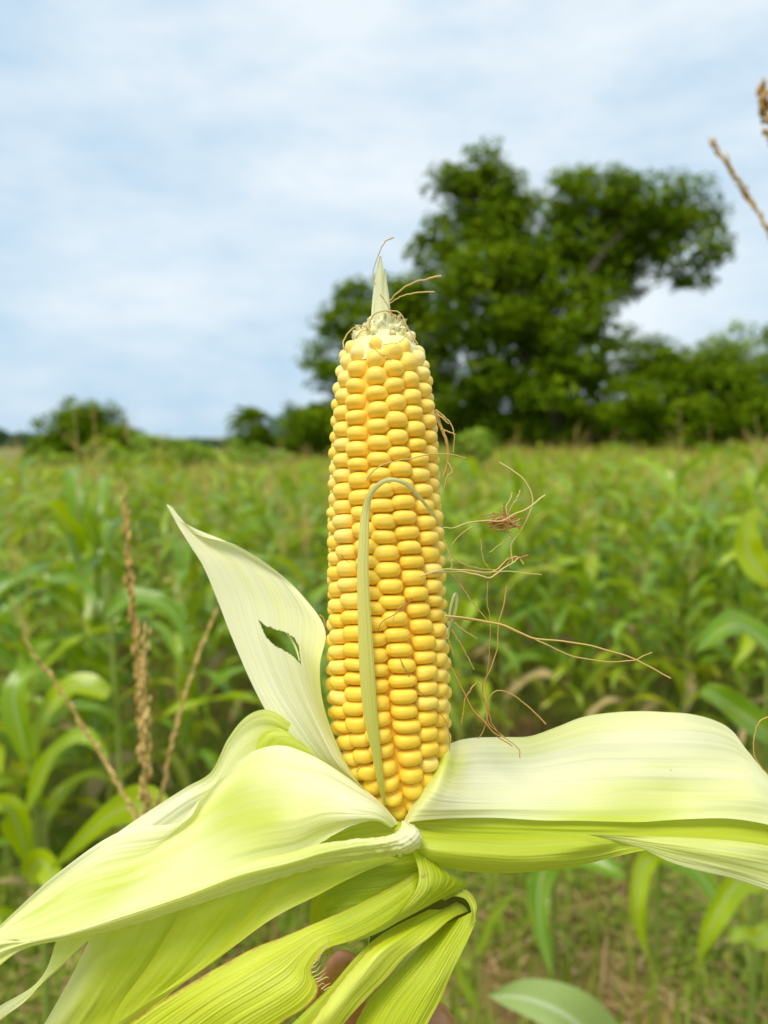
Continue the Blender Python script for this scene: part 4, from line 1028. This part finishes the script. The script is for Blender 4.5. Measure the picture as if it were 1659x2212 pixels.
# F2: its folded-over front band
husk([[(890, 1838, .2700), (915, 1840, .2735), (942, 1845, .278), (965, 1855, .283)], [(902, 1868, .2660), (922, 1868, .2680), (952, 1872, .2740), (988, 1884, .2810)], [(905, 1894, .2625), (928, 1894, .2640), (965, 1896, .2700), (1012, 1910, .2790)], [(898, 1921, .2605), (925, 1922, .2615), (950, 1925, .2660), (982, 1928, .2740)],
      [(876, 1953, .2595), (895, 1956, .2600), (914, 1957, .2630), (932, 1951, .2680)], [(847, 1981, .2590), (858, 1985), (868, 1985), (879, 1979, .2640)], [(800, 2013, .2590), (808, 2015), (816, 2014), (822, 2008, .2620)], [(752, 2037, .2595), (755, 2037), (758, 2037), (762, 2034, .2605)]],
     M_husk_out, tints=[[.6, .6, .8, .9], [.4, .4, .6, .9], [.3, .4, .5, .8], [.3, .4, .5, .6], [.3, .4, .4, .4], [.3] * 4, [.3] * 4, [.3] * 4], seed=59, nl=90, nw=60, wrinkle=.0004, rib=.0001, ribs=16)
# G: yellow-green strip with dried edges, and the duller one behind it
husk([[(985, 1948, .2785), (995, 1952), (1004, 1958), (1012, 1968, .2765)], [(908, 1990, .2690), (930, 1983, .2675), (952, 1982), (974, 1986, .2690)], [(836, 2026, .2620), (864, 2026, .2590), (896, 2030), (928, 2026, .2620)], [(793, 2056, .2580), (820, 2060, .2550), (850, 2068), (877, 2066, .2580)],
      [(758, 2096, .2555), (785, 2103, .2525), (812, 2112), (836, 2111, .2555)], [(724, 2138, .2535), (748, 2148, .2505), (772, 2155), (794, 2153, .2535)], [(692, 2182, .2515), (712, 2194, .2485), (738, 2200), (757, 2194, .2515)], [(655, 2235, .2490), (676, 2250), (698, 2258), (715, 2250, .2490)], [(615, 2300, .246), (636, 2315), (658, 2322), (675, 2310, .246)]],
     M_husk_edge, tints=[[.95] * 4, [.9, .8, .6, .5], [.7, .5, .4, .3], [.4, .2, .3, .3], [.2, .1, .3, .3], [.1, .1, .3, .3], [.1, .1, .3, .3], [.1, .1, .3, .3], [.1] * 4], nl=120, nw=30, seed=61, rib=.0001, ribs=7, wrinkle=.0005)
husk([[(925, 1965, .278), (945, 1965), (965, 1965), (985, 1965, .276)], [(850, 2003, .2700), (866, 2006), (884, 2010), (905, 2010, .2685)], [(798, 2038, .2650), (812, 2042), (828, 2048), (842, 2052, .2630)], [(757, 2080, .2610), (770, 2084), (786, 2090), (800, 2094, .2590)], [(718, 2126, .2580), (730, 2130), (744, 2136), (758, 2140, .2560)],
      [(680, 2164, .2560), (694, 2170), (708, 2176), (722, 2180, .2540)], [(630, 2213, .253), (648, 2220), (668, 2228), (685, 2232, .252)], [(580, 2262, .250), (600, 2275), (620, 2285), (640, 2290, .249)]],
     M_husk_out, tint=.62, nl=80, nw=20, seed=67)
# H: right-hand folded leaf with its lip and a lining coloured dark for the pocket's shade
husk([[(962, 1996, .2760), (990, 1984, .2730), (1012, 1974, .2700), (1029, 1962, .2700)], [(935, 2018, .2730), (966, 2014, .2695), (1000, 2006, .2670), (1026, 1994, .2675)], [(892, 2060, .2690), (930, 2060, .2645), (970, 2056, .2620), (1004, 2044, .2630)], [(842, 2112, .2650), (888, 2116, .2600), (935, 2115, .2580), (976, 2102, .2595)],
      [(798, 2158, .2625), (845, 2168, .2575), (900, 2168, .2555), (952, 2160, .2570)], [(766, 2215, .2600), (812, 2226, .2545), (870, 2226, .2530), (923, 2214, .2545)], [(738, 2275, .2570), (786, 2290, .2520), (850, 2290), (895, 2275, .2510)]],
     M_husk_out, tints=[[.9, .9, .6, .4], [.9, .7, .5, .4], [.7, .6, .5, .4], [.6, .55, .5, .4], [.6, .55, .5, .4], [.6, .55, .5, .4], [.6, .5, .5, .4]], nl=110, nw=100, seed=71, rib=.00015, ribs=22, wrinkle=.0006)
husk([[(950, 1938, .2830), (955, 1942), (960, 1946, .2790)], [(975, 1920, .2810), (977, 1929), (980, 1938, .2745)], [(1002, 1921, .2790), (1000, 1930), (1000, 1940, .2710)], [(1022, 1938, .2750), (1016, 1945), (1012, 1952, .2690)], [(1030, 1960, .2710), (1025, 1968), (1020, 1975, .2670)], [(1028, 1990, .2680), (1022, 1996), (1016, 2000, .2660)]],
     M_husk_out, tint=.3, nl=50, nw=12, seed=73)
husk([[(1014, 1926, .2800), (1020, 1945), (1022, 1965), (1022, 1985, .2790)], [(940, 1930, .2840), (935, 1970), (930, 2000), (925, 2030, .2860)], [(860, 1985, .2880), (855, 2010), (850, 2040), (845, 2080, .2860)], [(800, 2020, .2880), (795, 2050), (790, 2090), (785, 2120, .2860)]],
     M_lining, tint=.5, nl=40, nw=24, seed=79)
# pale short leaf further back
husk([[(690, 1905, .330), (700, 1905), (712, 1905), (722, 1905, .330)], [(672, 1950, .333), (684, 1950), (698, 1950), (712, 1950, .333)], [(668, 2000, .335), (682, 2000), (698, 2000), (715, 2000, .335)], [(670, 2060, .337), (684, 2060), (700, 2060), (716, 2060, .337)]], M_husk_out, tint=.7, nl=30, nw=16, seed=83)

# narrow strip lying over the ear
def strip(pts, widths, mat, name, n=70, tint=(.8, .1), bulge=.5, label=None):
    P = cr([at(*p) for p in pts], n); W_ = cr(np.array(widths, float)[:, None], n)[:, 0] / F * .28 * .5
    T = np.gradient(P, axis=0); T /= np.linalg.norm(T, axis=1, keepdims=True)
    side = np.cross(T, -FWD); side /= np.linalg.norm(side, axis=1, keepdims=True)
    cs = np.linspace(-1, 1, 13)
    V = np.stack([P + side * (W_ * c)[:, None] - FWD * (W_ * bulge * (1 - c * c) + .00012 * math.sin(c * 11))[:, None] for c in cs], 1)
    uv = np.stack(np.meshgrid(np.linspace(0, 1, n), (cs + 1) / 2, indexing='ij')[::-1], -1)
    m = MB(); m.add(V.reshape(-1, 3), grid_faces(n, 13), uv.reshape(-1, 2), np.repeat(np.linspace(tint[0], tint[1], n), 13))
    o = m.build(name, mat, ear)
    if label: o['label'] = label
strip([(832, 1738, .2755), (822, 1690, .2735), (812, 1620, .2725), (800, 1540, .2720), (793, 1450, .2720), (788, 1350, .2725), (784, 1250, .2730), (786, 1160, .2735), (790, 1105, .2735), (800, 1068, .2720), (822, 1044, .2705), (848, 1036, .2700), (878, 1046, .2710), (905, 1073, .2740), (930, 1104, .2780), (956, 1140, .2860)],
      [6, 13, 20, 29, 32, 29, 25, 22, 18, 13, 11, 10, 9, 8, 6, 3], M_strip, 'husk_strip', 110, (.9, .0), .35, 'narrow dry green strip draped over the kernels')
strip([(968, 1350, .285), (974, 1310, .284), (982, 1284, .284), (987, 1290, .285), (982, 1325, .286), (972, 1350, .287), (965, 1380, .288)], [5, 6, 6, 6, 6, 5, 4], M_strip, 'husk_strip', 40, (.1, .1), .3, 'small pale looped strip at the side of the kernels')
strip([(618, 1366, .3105), (630, 1382, .3110), (640, 1402, .3085), (647, 1428, .305)], [4, 5, 5, 3], M_strip, 'husk_strip', 24, (0, 0), .3, 'pale thread across the slit of the upright leaf')

# fringe at the torn notch of the ribbed leaf
m = MB()
zA = lambda x, y: (604.8 + x / 3.692, 1762.7 + y / 3.692)
for pts in ([(350, 1075), (385, 1020), (388, 970), (372, 955)], [(330, 1100), (352, 1055), (348, 1020)], [(300, 1130), (335, 1085), (345, 1060)], [(285, 1150), (320, 1120), (330, 1085)], [(265, 1180), (300, 1150), (322, 1130)], [(255, 1210), (290, 1190), (318, 1150)],
            [(252, 1250), (290, 1235), (325, 1190)], [(262, 1285), (310, 1260), (355, 1225), (366, 1200)], [(275, 1305), (320, 1290), (360, 1250)], [(285, 1330), (330, 1305), (370, 1285), (388, 1290)], [(305, 1360), (340, 1335), (360, 1345)], [(330, 1380), (370, 1350), (400, 1335)], [(350, 1392), (400, 1362), (455, 1365)], [(1115, 580), (1135, 500), (1160, 400), (1155, 330)], [(1105, 530), (1125, 480), (1140, 430)]):
    P = [at(*zA(*p), .2578 if p[0] < 800 else .2625) for p in pts]; tube(m, P, .00022, .00008, 5, 12, t=.5)
m.build('fringe', M_silk, ear)

# shank
m = MB(); tube(m, [at(882, 1800, .293), at(870, 1900, .296), at(850, 2050, .302), at(830, 2230, .305), at(815, 2420, .305)], .011, .009, 14, 24, t=.2); m.build('shank', M_shank, ear)

# silks
z6 = lambda x, y: (907.3 + x / 2.207, 820.9 + y / 2.207)
z1 = lambda x, y: (604.8 + x / 3.4286, 483.9 + y / 3.4286)
z2 = lambda x, y: (604.8 + x / 3.199, 1123.3 + y / 3.199)
def silk(pts, conv, d, r=.00032, t=.35, mat=None, n=40, jit=0.0):
    m = MB(); k = len(pts)
    dd = np.linspace(d[0], d[1], k) if isinstance(d, tuple) else [d] * k
    P = cr([at(*conv(*p), q) for p, q in zip(pts, dd)], n)
    P = P + np.array([[noise.noise(Vector((i * .35, t * 31, c * 9))) for c in range(3)] for i in range(n)]) * .0003
    tube(m, P, r, r * .6, 6, t=t); m.build('silk_strand', mat or M_silk, ear)
silk([(375, 392), (440, 430), (490, 470), (525, 520), (538, 580), (520, 640), (490, 700), (450, 760), (435, 800), (440, 860), (430, 895)], z6, (.292, .288), .0003, .5)
silk([(595, 548), (560, 575), (520, 610), (450, 640), (390, 670), (300, 670), (220, 685), (160, 705), (110, 705)], z6, (.290, .282), .00035, .5)
silk([(478, 525), (460, 570), (440, 595), (420, 640), (400, 700)], z6, .289, .0003, .45)
silk([(438, 535), (432, 570), (412, 600), (415, 640), (440, 690)], z6, .288, .0003, .5)
silk([(400, 590), (405, 630), (440, 660), (500, 665)], z6, .288, .00025, .1, M_silk_red)
silk([(410, 720), (440, 750), (400, 770), (330, 823)], z6, .289, .00028, .4)
silk([(250, 700), (190, 740), (150, 800), (165, 850), (230, 885), (290, 900), (360, 905)], z6, (.284, .288), .00025, .3)
silk([(90, 918), (180, 912), (260, 925), (330, 942), (380, 910), (430, 880), (470, 850)], z6, (.280, .289), .0004, .5)
silk([(0, 935), (100, 905), (200, 905), (300, 915), (400, 912), (500, 920), (580, 930)], z6, (.277, .291), .0003, .5)
silk([(60, 922), (140, 915), (230, 910), (320, 925), (380, 890), (420, 850)], z6, (.279, .289), .0003, .45)
silk([(520, 835), (470, 850), (430, 855), (390, 885), (370, 930)], z6, .289, .0004, .1, M_silk_red)
silk([(495, 880), (470, 845), (430, 850), (415, 885)], z6, .289, .0003, .35)
silk([(115, 760), (140, 830), (152, 880), (145, 900)], z6, .285, .0003, .35)
silk([(290, 760), (300, 850), (330, 900)], z6, .289, .0002, .3)
silk([(150, 925), (200, 990), (260, 1070), (330, 1160)], z6, (.283, .288), .0003, .25)
silk([(415, 980), (400, 1070), (375, 1160), (370, 1260), (340, 1370), (310, 1440), (325, 1550), (310, 1650), (280, 1712)], z6, (.288, .292), .00028, .2)
silk([(325, 960), (320, 1050), (335, 1160), (330, 1300), (320, 1400)], z6, (.289, .291), .0002, .2)
silk([(120, 1125), (250, 1140), (380, 1165), (450, 1190), (520, 1225), (620, 1240), (760, 1255), (900, 1290), (1020, 1330), (1110, 1375), (1195, 1422)], z6, (.284, .272), .00040, .3)
silk([(130, 1132), (260, 1146), (390, 1170), (460, 1200), (560, 1240), (650, 1285), (740, 1320), (900, 1343), (1010, 1338), (1060, 1318), (1105, 1298)], z6, (.284, .276), .00033, .32)
silk([(160, 1155), (210, 1195), (272, 1232)], z6, (.282, .286), .00033, .3)
silk([(150, 1190), (200, 1270), (258, 1380)], z6, (.284, .288), .0003, .3)
silk([(130, 1220), (150, 1280), (162, 1315)], z6, .284, .0003, .1)
silk([(140, 1350), (180, 1430), (210, 1490), (250, 1570), (310, 1630), (350, 1680), (420, 1715), (470, 1760), (475, 1800)], z6, (.287, .291), .00028, .1)
silk([(275, 1435), (240, 1480), (215, 1520), (205, 1600), (198, 1640)], z6, .289, .0003, .15)
silk([(600, 1640), (520, 1560), (440, 1500), (380, 1480), (340, 1500), (320, 1560), (330, 1640), (400, 1700)], z6, (.296, .291), .0003, .1)
silk([(215, 1500), (260, 1590), (320, 1650), (370, 1700), (440, 1745)], z6, .290, .0003, .1, M_silk_red)
silk([(300, 1430), (300, 1500), (325, 1580), (350, 1650), (400, 1705)], z6, .290, .00028, .3, M_silk_red)
for k in range(46):       # the knot of dried silk
    a = random.uniform(0, 6.28); L = random.uniform(30, 95); x0, y0 = 400 + random.gauss(0, 28), 680 + random.gauss(0, 16)
    dx, dy = math.cos(a) * L, math.sin(a) * L * .33
    silk([(x0 - dx, y0 - dy + random.uniform(-14, 14)), (x0 - dx * .3, y0 + random.uniform(-16, 16)), (x0 + dx * .4, y0 + random.uniform(-16, 16)), (x0 + dx, y0 + dy + random.uniform(-18, 18))], z6, .289 + random.uniform(-.003, .003), random.uniform(.00016, .0003), random.uniform(0, .4), M_silk_red if k % 3 else M_silk, 18)
silk([(1150, 1375), (1220, 1430), (1270, 1490), (1290, 1570), (1285, 1690)], z1, .290, .0003, .3)
silk([(1150, 1380), (1190, 1500), (1230, 1600), (1245, 1750), (1210, 1870)], z1, .292, .0007, .1)
silk([(1160, 1400), (1205, 1440), (1250, 1480)], z1, .290, .0004, .4)
silk([(1190, 1515), (1250, 1540), (1303, 1558)], z1, .288, .0003, .3)
silk([(1240, 1760), (1275, 1830), (1240, 1870), (1215, 1950)], z1, .291, .0003, .35)
silk([(640, 1900), (660, 1860), (720, 1810), (800, 1768), (950, 1740), (1100, 1708), (1250, 1705), (1375, 1732)], z1, (.2735, .278), .0003, .3)
silk([(843, 98), (780, 130), (740, 200), (700, 310), (688, 380), (705, 450)], z1, .3015, .00028, .45)
silk([(1195, 385), (1100, 405), (980, 440), (880, 500), (805, 575)], z1, (.296, .299), .0004, .4)
silk([(1143, 503), (1020, 508), (900, 535), (810, 590)], z1, (.296, .299), .0003, .45)
silk([(478, 935), (470, 870), (520, 790), (590, 755), (640, 765), (655, 800)], z1, (.290, .297), .0003, .35)
silk([(560, 850), (600, 800), (660, 780)], z1, .296, .0003, .4)
silk([(655, 790), (680, 690), (740, 650), (860, 645), (910, 690), (940, 760), (1000, 860), (1020, 890)], z1, (.297, .291), .0003, .35)
silk([(780, 640), (870, 690), (920, 730), (960, 790), (1000, 850)], z1, (.297, .292), .0003, .3)
silk([(745, 520), (790, 590), (820, 660), (830, 690)], z1, .2965, .00022, .2)
silk([(930, 770), (930, 830), (870, 880), (760, 890)], z1, (.291, .286), .0002, .4)
silk([(660, 880), (740, 960), (800, 990), (830, 1020)], z1, .283, .0002, .45)
silk([(740, 970), (790, 975), (840, 1000)], z1, .282, .0002, .4)
silk([(820, 940), (870, 1040), (930, 1140), (1020, 1240), (1100, 1330), (1160, 1420), (1172, 1590)], z2, (.2733, .286), .00022, .1)
silk([(910, 545), (860, 610), (770, 665), (710, 700), (665, 780)], z2, .2728, .00022, .1, M_silk_red)
silk([(870, 560), (800, 640), (780, 700)], z2, .2728, .00016, .2)
silk([(425, 245), (450, 275), (490, 300)], z2, .2800, .00014, 0, M_silk_red)
silk([(530, 1740), (560, 1705), (600, 1697), (640, 1710)], z2, .2750, .00016, 0, M_silk_red)
silk([(275, 655), (300, 680), (315, 740)], z2, .292, .0004, .0)
silk([(720, 760), (750, 850), (770, 940)], z2, .2725, .0001, .3)
I1 = lambda x, y: (x, y)
silk([(1668, 1545), (1640, 1560), (1628, 1600), (1633, 1640), (1664, 1680)], I1, .300, .0003, .2)
silk([(1448, 1662), (1458, 1672), (1470, 1666)], I1, .3085, .00014, .0)

# ------------------------------------------------------------------ the hand that holds the shank
def skin_obj(name, verts, edges, radii, mat, parent=None, root=0, sub=2):
    me = bpy.data.meshes.new(name); me.from_pydata([tuple(v) for v in verts], edges, [])
    o = bpy.data.objects.new(name, me); col.objects.link(o)
    s = o.modifiers.new('skin', 'SKIN'); s.use_smooth_shade = True
    for i, r in enumerate(radii):
        rr = r if isinstance(r, tuple) else (r, r)
        me.skin_vertices[0].data[i].radius = rr; me.skin_vertices[0].data[i].use_root = (i == root)
    if sub: b = o.modifiers.new('sub', 'SUBSURF'); b.levels = sub; b.render_levels = sub
    me.materials.append(mat)
    return o

hv, he, hr = [], [], []
def hadd(p, r, link=None):
    hv.append(p); hr.append(r)
    if link is not None: he.append((link, len(hv) - 1))
    return len(hv) - 1
wrist = hadd(at(700, 2650, .29), .026)
el = hadd(at(640, 3300, .24), .036, wrist); hadd(at(560, 4000, .20), .042, el)
palm = hadd(at(735, 2420, .318), (.030), wrist)
palm2 = hadd(at(740, 2240, .325), (.026), palm)
kn = hadd(at(745, 2120, .325), (.016), palm2)
# index .. little finger wrap round the shank from the left, behind to the front right
for k, (yk_, rr, ln) in enumerate(((2205, .0088, 1.0), (2310, .0092, 1.05), (2415, .0088, 1.0), (2510, .0078, .85))):
    par = kn if k == 0 else (palm2 if k < 3 else palm)
    a = hadd(at(800, yk_ - 6, .327), rr * 1.1, par)
    b = hadd(at(800 + 85 * ln, yk_, .322), rr * 1.1, a)
    c = hadd(at(800 + 142 * ln, yk_ + 10, .304), rr * 1.15, b)
    e = hadd(at(800 + 128 * ln, yk_ + 46, .287), rr * 1.05, c)
    hadd(at(800 + 98 * ln, yk_ + 70, .282), rr * .85, e)
# thumb across the front
t1 = hadd(at(700, 2330, .300), .015, palm)
t2 = hadd(at(715, 2200, .285), .0115, t1); t3 = hadd(at(748, 2110, .2805), .0105, t2); hadd(at(775, 2070, .2815), .0085, t3)
person = skin_obj('person', hv, he, hr, M_skin)
tag(person, 'brown hand gripping the stem below the folded green husks, fingertip showing', 'person')
m = MB(); c = at(775, 2075, .2722)
fing = MB()
# fingertip nail of the thumb
th_n = np.linspace(-1, 1, 7)
nv = np.array([[at(768 + 12 * u + 6 * v, 2085 - 14 * v + 4 * u, .2712 + .0012 * u * u) for u in th_n] for v in np.linspace(-1, 1, 5)])
fing.add(nv.reshape(-1, 3), grid_faces(5, 7), None, .2)
fing.build('nail', M_nail, person)
